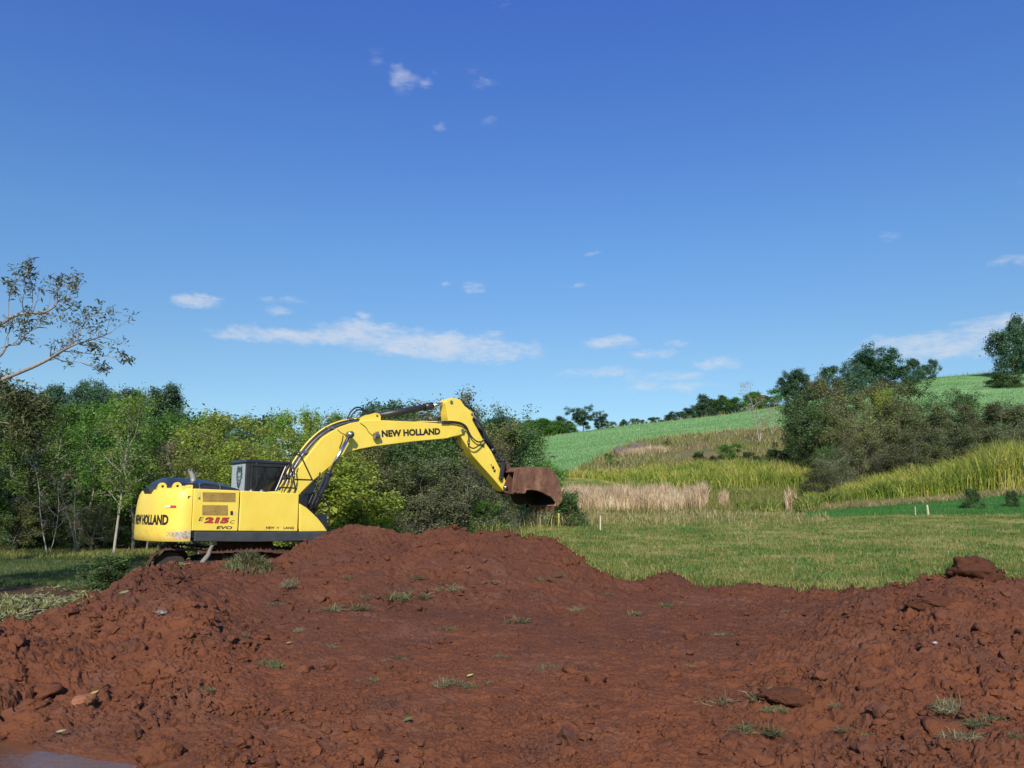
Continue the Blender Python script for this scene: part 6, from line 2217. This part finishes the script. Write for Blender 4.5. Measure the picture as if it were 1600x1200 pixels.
# ---- leftover walls on the bank
for (px, d, wd, hh_, lb) in ((970, 92, 1.1, .9, 'dark low block half hidden in dry brush left on the terrace'), (996, 94, 1.5, .9, 'dark low block on top of the terrace below the field')):
    x_ = pix_t(px, 700) * d
    v_, f_ = ico(3); v_ = lump(np.sign(v_) * np.abs(v_) ** .55, int(px), .15) * np.array([wd * .75, .5, hh_ * .75])
    o = link('rubble_block', mesh_np('rubble_block', v_, [f_], M_DARKCLAY if False else mat_plain('weathered_rubble', (.13, .10, .085), .9, 0, .3, 3, .5)), None, (x_, d, float(meadow_h(np.array([x_]), np.array([float(d)]))[0]) + .3))
    tag(o, lb, 'block')
x, y, px = sample(2600, 968, 1045, 90, 94)
stuff('dry_brush', 'heap of dry straw brush around the blocks on the terrace', 'brush', np.stack([x, y, meadow_h(x, y) + .25 * np.clip(fbm(x, y, .6, 2, 9), 0, 1)], -1), gr.uniform(.3, .9, len(x)), np.full(len(x), .06), gr.uniform(.3, .9, len(x)), BL_REED)

# ---- finding the ground under a pixel
def hit(px, py, d0=5.0, d1=22.0):
    d = np.linspace(d0, d1, 900)
    v_ = pix_dir(px, py)
    X_, Z_ = v_[0] / v_[1] * d, EYE + v_[2] / v_[1] * d
    s = surf(X_, d)
    k = np.argmax(s > Z_)
    if s[k] <= Z_[k]:
        k = len(d) - 1
    return float(X_[k]), float(d[k]), float(s[k])


BL_TUFT = mat_blade('tuft_blades', [(.12, (.12, .06, .035)), (.35, (.13, .12, .055)), (.6, (.22, .20, .10)), (.95, (.40, .34, .20))], .3, 3.0)
BL_TUFTG = mat_blade('green_tuft_blades', [(.12, (.11, .07, .035)), (.4, (.12, .15, .055)), (.9, (.30, .29, .14))], .3, 3.0)


def sod_mesh(name, seed, n, r, h, w, mat):
    """ragged upturned turf: blades leaning and lying every way"""
    g0 = np.random.default_rng(seed)
    k = max(3, n // 60)
    ca = g0.uniform(-r, r, (k, 2)) * np.array([1.0, .6])
    ci = g0.integers(0, k, n)
    p = ca[ci] + g0.normal(0, r * .16, (n, 2))
    base = np.concatenate([p, g0.uniform(0, h * .25, (n, 1))], 1)
    th = g0.uniform(0, 6.28, n); el_ = np.abs(g0.normal(.25, .55, n))
    d = np.stack([np.cos(th) * np.cos(el_), np.sin(th) * np.cos(el_), np.sin(el_)], -1)
    L = h * g0.uniform(.5, 1.5, n)
    s = np.cross(d, g0.normal(0, 1, (n, 3))); s /= np.linalg.norm(s, axis=1)[:, None]; s *= w * g0.uniform(.6, 1.3, n)[:, None] * .5
    m_ = base + d * L[:, None] * .55 + np.array([0, 0, .1 * h])
    tip = base + d * L[:, None] - np.array([0, 0, 1]) * (L * .15)[:, None]
    v = np.stack([base - s, base + s, m_ - s * .8, m_ + s * .8, tip], 1).reshape(-1, 3)
    b_ = np.arange(n)[:, None] * 5
    return mesh_np(name, v, [np.concatenate([b_, b_ + 1, b_ + 3, b_ + 2], 1), np.concatenate([b_ + 2, b_ + 3, b_ + 4], 1)], mat)


SOD = [sod_mesh('grass_tuft', 300 + i, 320, 1.0, .58, .030, (BL_TUFT, BL_TUFTG)[i % 2]) for i in range(6)]


def sod(px, py, wpx, label, group=None, k=0, hs=1.0):
    x_, y_, z_ = hit(px, py)
    s = wpx / F * y_ * .5 * rnd.uniform(.85, 1.2)
    o = link('grass_tuft', SOD[k % 6], None, (x_, y_, z_ - .02))
    o.scale = (s, s * rnd.uniform(.7, 1.2), s * hs * rnd.uniform(.6, 1.3))
    o.rotation_euler = (0, 0, rnd.uniform(-.6, .6))
    tag(o, label, 'grass tuft', group)


for i, (px, py, wp, lb) in enumerate([(695, 1072, 46, 'grey green turf scrap in the middle foreground, left of the pair with a yellow leaf'), (742, 1070, 40, 'grass tuft in the middle foreground with a yellow leaf on it'),
        (1160, 1104, 104, 'largest tangle of dull grass on the right foreground slope'), (1180, 1142, 62, 'trailing grass hanging below the largest tangle on the right'), (1492, 1108, 66, 'straw coloured turf scrap in the hollow of the right heap'),
        (1545, 1132, 70, 'green tuft at the right side of the hollow in the right heap'), (1497, 1158, 84, 'pale bladed tuft below the hollow in the right heap'), (640, 936, 52, 'wide pale turf scrap on the face of the middle heap'),
        (697, 922, 40, 'slanting pale turf scrap right of the wide one on the middle heap'), (540, 952, 60, 'long low green turf strip left of the middle heap'), (320, 1080, 34, 'small spidery tuft on the bare earth of the left slope'),
        (1212, 1112, 34, 'small tuft right of the largest grass tangle'), (805, 972, 50, 'thin dry grass lying on the levelled earth in the centre'), (1052, 946, 34, 'dry tuft near the grass edge right of centre'),
        (1066, 1040, 26, 'upright dry tuft on the levelled earth right of centre'), (425, 1040, 40, 'dark matted tuft right of the left heap'), (458, 916, 40, 'slim pale turf streak below the tool box'), (548, 905, 26, 'small grass scrap in a dark notch of the middle heap')]):
    sod(px, py, wp, lb, None, i)
for i, (px, py, wp) in enumerate([(430, 945, 26), (612, 1030, 24), (785, 1026, 18), (1310, 1101, 26), (1325, 1140, 26), (1042, 1104, 20), (575, 935, 24), (765, 912, 22), (850, 905, 26), (880, 900, 20), (948, 930, 22), (560, 1065, 24),
                                  (595, 1062, 26), (510, 1010, 24), (855, 1045, 26), (1230, 955, 22), (1130, 992, 24), (990, 960, 26), (1360, 1150, 22), (1405, 1130, 18), (600, 1180, 18), (470, 985, 24), (700, 985, 22), (380, 995, 20), (1590, 1150, 30), (1270, 1185, 22), (650, 905, 26), (905, 955, 22)]):
    sod(px, py, wp, 'small scrap of upturned grass scattered on the red earth', 'scraps of grass on the red earth', i + 1)

# mound of cut grass in front of the track
x_, y_, z_ = hit(383, 893)
g0 = np.random.default_rng(9)
n = 2600
a = g0.uniform(0, 6.28, n); q = np.abs(g0.normal(0, .45, n))
bx = np.cos(a) * q * .75; by = np.sin(a) * q * .5
bz = .30 * np.exp(-(bx / .42) ** 2 - (by / .4) ** 2)
pos = np.stack([bx, by, bz], -1)
gm = empty('grass_mound', (x_, y_ + .1, z_ - .10))
tag(gm, 'mound of cut pale green grass in front of the track', 'grass mound')
v, f = blades(pos, g0.uniform(.06, .19, n), np.full(n, .013), g0.uniform(.4, .98, n), True)
link('blades', mesh_np('blades', v, f, BL_TUFTG), gm)
v_, f_ = ico(4)
v_ = lump(v_, 61, .3) * np.array([.46, .36, .22])
link('earth_core', mesh_np('earth_core', v_, [f_], M_CLOD, True), gm)

# ---- brush pile on the left
bp_e = empty('brush_pile', (at(40, 11.3), 11.3, .3))
tag(bp_e, 'pile of cut leafy branches on the ground at the left edge', 'brush pile')
g0 = np.random.default_rng(31)
w = Wood(32)
n = 9000
px_ = g0.uniform(-120, 150, n); dd = g0.uniform(10.3, 14.2, n)
tt_ = np.interp(px_, [-400, 800], [pix_t(-400), 0])
xx = tt_ * dd
cl = fbm(xx, dd, 1.6, 3, 120)
hgt = .26 * np.clip(1 - ((px_ - 0) / 150) ** 2, 0, 1) * np.clip(1 - ((dd - 12.2) / 2.2) ** 2, 0, 1)
ok = g0.uniform(0, 1, n) < .45 + cl
C = np.stack([xx, dd, surf(xx, dd) + hgt * g0.uniform(0, 1, n) ** .6 + .02], -1)[ok] - np.array(bp_e.location)
w.L = [C]
BRLEAF = mat_leaf('cut_leaf', (.085, .100, .035), (.175, .180, .075), (.11, .10, .05), .3, .5, 3.0)
link('leaves', w.leaf_mesh('leaves', BRLEAF, .085, .32, .1, .35, .1), bp_e)
w2 = Wood(33)
for k in range(70):
    px0 = g0.uniform(-80, 140); d0 = g0.uniform(10.6, 13.8)
    xa_ = pix_t(px0) * d0
    p0 = np.array([xa_, d0, surf1(xa_, d0) + g0.uniform(.02, .2)]) - np.array(bp_e.location)
    th = g0.uniform(-1.0, 1.0)
    w2.limb(p0, (math.cos(th), math.sin(th) * .6, g0.uniform(-.1, .25)), g0.uniform(.2, .6), g0.uniform(.004, .010), 5, .25, -.03, .4, 5)
tag(link('sticks', w2.wood_mesh('sticks', BARK['grey']), bp_e), kind='stuff')
# leaf litter along the ground behind the left heap
n = 5200
px_ = g0.uniform(60, 300, n); dd = g0.uniform(11.2, 17.5, n)
xx = np.interp(px_, [-400, 800], [pix_t(-400), 0]) * dd
ok = (dd > ridge_at(xx / dd) - .3) & (g0.uniform(0, 1, n) < .35 + fbm(xx, dd, 1.2, 3, 121))
w3 = Wood(34); w3.L = [np.stack([xx, dd, surf(xx, dd) + .02], -1)[ok]]
o = link('leaf_litter', w3.leaf_mesh('leaf_litter', BRLEAF, .075, .30, .0, .4, .8))
tag(o, 'pale cut leaves and straw strewn behind the left heap', 'litter', kind='stuff')
o = place('darkbush', 'cut_bush', 'dark leafy uprooted bush lying on the grass left of the track', 'bush', 176, 16.6, 868, 1.75)

# ---- sticks
BR_STICK = BARK['pale']
def stick_px_(pts, depth, r, name, label):
    ww = Wood(3)
    P = np.array([LP(a, b_, depth) for a, b_ in pts])
    ww.tube(np.array([list(q) for q in smooth_path(P, 3)]), np.linspace(r, r * .55, (len(P) - 1) * 3 + 1), 7)
    o = link(name, ww.wood_mesh(name, BR_STICK))
    tag(o, label, 'stick')


BR_STICK = mat_bark('weathered_branch', (.16, .14, .11), (.30, .27, .22))
stick_px_([(313, 886), (317, 878), (325, 868), (328, 860), (332, 852)], 14.9, .055, 'broken_branch', 'pale crooked branch leaning against the track')
stick_px_([(302, 845), (308, 850), (315, 856)], 19.5, .05, 'broken_branch', 'short grey branch behind the track under the tail')

# ---- fallen leaves, scrap, stone
def leaf_thing(px, py, L, col, label, rz, bend=.35):
    x_, y_, z_ = hit(px, py)
    mt = mat_plain('fallen_leaf_' + label.split()[0], col, .5, 0, .12, 20)
    def bld(bm):
        n = 8
        rows = []
        for i in range(n + 1):
            u_ = i / n
            w_ = L * .16 * math.sin(math.pi * u_ ** .85)
            zc = L * bend * (u_ - .5) ** 2
            rows.append([bm.verts.new((L * (u_ - .5), s * w_, zc + abs(s) * w_ * .5)) for s in (-1, 0, 1)])
        for a, b_ in zip(rows[:-1], rows[1:]):
            for k in range(2):
                if u_:
                    bm.faces.new((a[k], b_[k], b_[k + 1], a[k + 1]))
    o = link('fallen_leaf', mesh_bm('fallen_leaf', bld, mt, True), None, (x_, y_, z_ + .02))
    o.rotation_euler = (.5, -.2, rz)
    tag(o, label, 'leaf')


leaf_thing(146, 1088, .095, (.36, .32, .07), 'yellow curved leaf below the orange clod on the left slope', 1.0)
leaf_thing(734, 1061, .085, (.34, .34, .09), 'yellow green leaf lying on the grass tuft in the middle foreground', .5)
leaf_thing(193, 934, .14, (.20, .24, .09), 'light green leaf near the top of the left heap', .9)
leaf_thing(452, 1008, .10, (.30, .21, .10), 'tan dry leaf right of the left heap', -.5)
leaf_thing(95, 1149, .08, (.28, .28, .10), 'pale yellow leaf at the water edge', .1)
leaf_thing(637, 1128, .09, (.08, .14, .04), 'small green leaf on the bare earth in the centre foreground', .7)
x_, y_, z_ = hit(252, 962)
v_, f_ = ico(3); v_ = lump(v_, 71, .7) * np.array([.09, .05, .03])
o = link('plastic_scrap', mesh_np('plastic_scrap', v_, [f_], mat_plain('grey_plastic_film', (.17, .13, .115), .4, 0, .5, 20), True), None, (x_, y_, z_ + .02)); tag(o, 'crumpled grey plastic scrap on the crest of the left heap', 'scrap')
x_, y_, z_ = hit(1461, 1008)
v_, f_ = ico(2); v_ = lump(v_, 72, .5) * np.array([.030, .02, .014])
o = link('white_stone', mesh_np('white_stone', v_, [f_], mat_plain('white_stone_chip', (.38, .34, .30), .7), False), None, (x_, y_, z_ + .01)); tag(o, 'tiny white stone chip on the right heap', 'stone')

# ---- bird
def build_bird(bm):
    ring = []
    prof = [(-.26, .004), (-.20, .03), (-.08, .055), (.06, .065), (.15, .045), (.20, .038), (.24, .026), (.29, .003)]
    for x, r in prof:
        ring.append([bm.verts.new((x, math.cos(a) * r, math.sin(a) * r * .9)) for a in [k * math.pi / 4 for k in range(8)]])
    for a, b_ in zip(ring[:-1], ring[1:]):
        for k in range(8):
            bm.faces.new((a[k], a[(k + 1) % 8], b_[(k + 1) % 8], b_[k]))
    bm.faces.new(ring[0][::-1]); bm.faces.new(ring[-1])
    for s in (-1, 1):
        P = [(.10, .05 * s, .02), (-.07, .05 * s, .02), (-.08, .26 * s, .18), (-.10, .52 * s, .30), (.00, .50 * s, .31), (.10, .26 * s, .20)]
        t_ = [bm.verts.new(p) for p in P]; u_ = [bm.verts.new((p[0], p[1], p[2] - .012)) for p in P]
        bm.faces.new(t_); bm.faces.new(u_[::-1])
        for k in range(6):
            bm.faces.new((t_[k], t_[(k + 1) % 6], u_[(k + 1) % 6], u_[k]))
    P = [(-.22, -.02, 0), (-.22, .02, 0), (-.36, .07, 0), (-.36, -.07, 0)]
    t_ = [bm.verts.new(p) for p in P]; u_ = [bm.verts.new((p[0], p[1], p[2] - .01)) for p in P]
    bm.faces.new(t_); bm.faces.new(u_[::-1])
    for k in range(4):
        bm.faces.new((t_[k], t_[(k + 1) % 4], u_[(k + 1) % 4], u_[k]))
b0 = LP(1338.5, 567, 95)
o = link('bird', mesh_bm('bird', build_bird, mat_plain('dark_feathers', (.03, .03, .03), .7)), None, tuple(b0))
o.rotation_euler = (.3, -.5, 2.4)
tag(o, 'small dark bird flying above the trees on the right', 'bird')

# crumbs of earth spilled into the grass along the edge, and grass leaning over it
n = 5000
px_ = gr.uniform(700, 1660, n)
t_ = np.array([pix_t(p) for p in px_])
d_ = ridge_at(t_) + gr.exponential(.55, n) - .1
x = t_ * d_
ok = fbm(x, d_, 1.2, 2, 140) + .25 > gr.uniform(0, 1, n) - .2
x, d_ = x[ok], d_[ok]
s = np.clip(gr.lognormal(-3.9, .5, len(x)), .01, .09)
me = scatter(tmpl, [if2_] * 12, np.stack([x, d_, surf(x, d_) + s * .3], -1), s, gr.uniform(0, 6.28, len(x)), 'spilled_crumbs', M_CLOD, False)
tag(link('spilled_crumbs', me), 'crumbs of red earth spilled into the grass along the edge', 'clods', kind='stuff')
n = 16000
px_ = gr.uniform(740, 1660, n)
t_ = np.array([pix_t(p) for p in px_])
d_ = ridge_at(t_) + np.abs(gr.normal(0, .5, n)) - .05
x = t_ * d_
ok = gr.uniform(0, 1, n) < .4 + fbm(x, d_, 2.0, 3, 141)
x, d_ = x[ok], d_[ok]
stuff('edge_grass', 'longer grass leaning over the edge of the dug earth', 'grass', np.stack([x, d_, surf(x, d_) - .02], -1), gr.uniform(.08, .26, len(x)), np.full(len(x), .016), gr.uniform(.2, .95, len(x)), BL_MEADOW, True)

# single taller straws and darker weed spots across the meadow
x, y, px = sample(3600, 700, 1660, 16.5, 52)
ok = (y > ridge_at(x / y) + .5) & (zone(x, y) == 0) & (gr.uniform(0, 1, len(x)) < .35 + fbm(x, y, .5, 3, 150))
x, y = x[ok], y[ok]
stuff('meadow_straws', 'single taller dry straws standing in the meadow', 'grass', np.stack([x, y, meadow_h(x, y)], -1), gr.uniform(.08, .24, len(x)), .006 + .0004 * y, gr.uniform(.2, .9, len(x)), BL_DRY, True)
x, y, px = sample(42000, 700, 1660, 16, 50)
nw = fbm(x, y, .8, 3, 151)
ok = (y > ridge_at(x / y) + .1) & (zone(x, y) == 0) & (nw > .16)
x, y = x[ok], y[ok]
stuff('meadow_weeds', 'darker green clover and weed patches in the meadow', 'weeds', np.stack([x, y, meadow_h(x, y)], -1), gr.uniform(.05, .15, len(x)), .014 + .0009 * y, gr.uniform(.3, .98, len(x)), BL_GREEN)
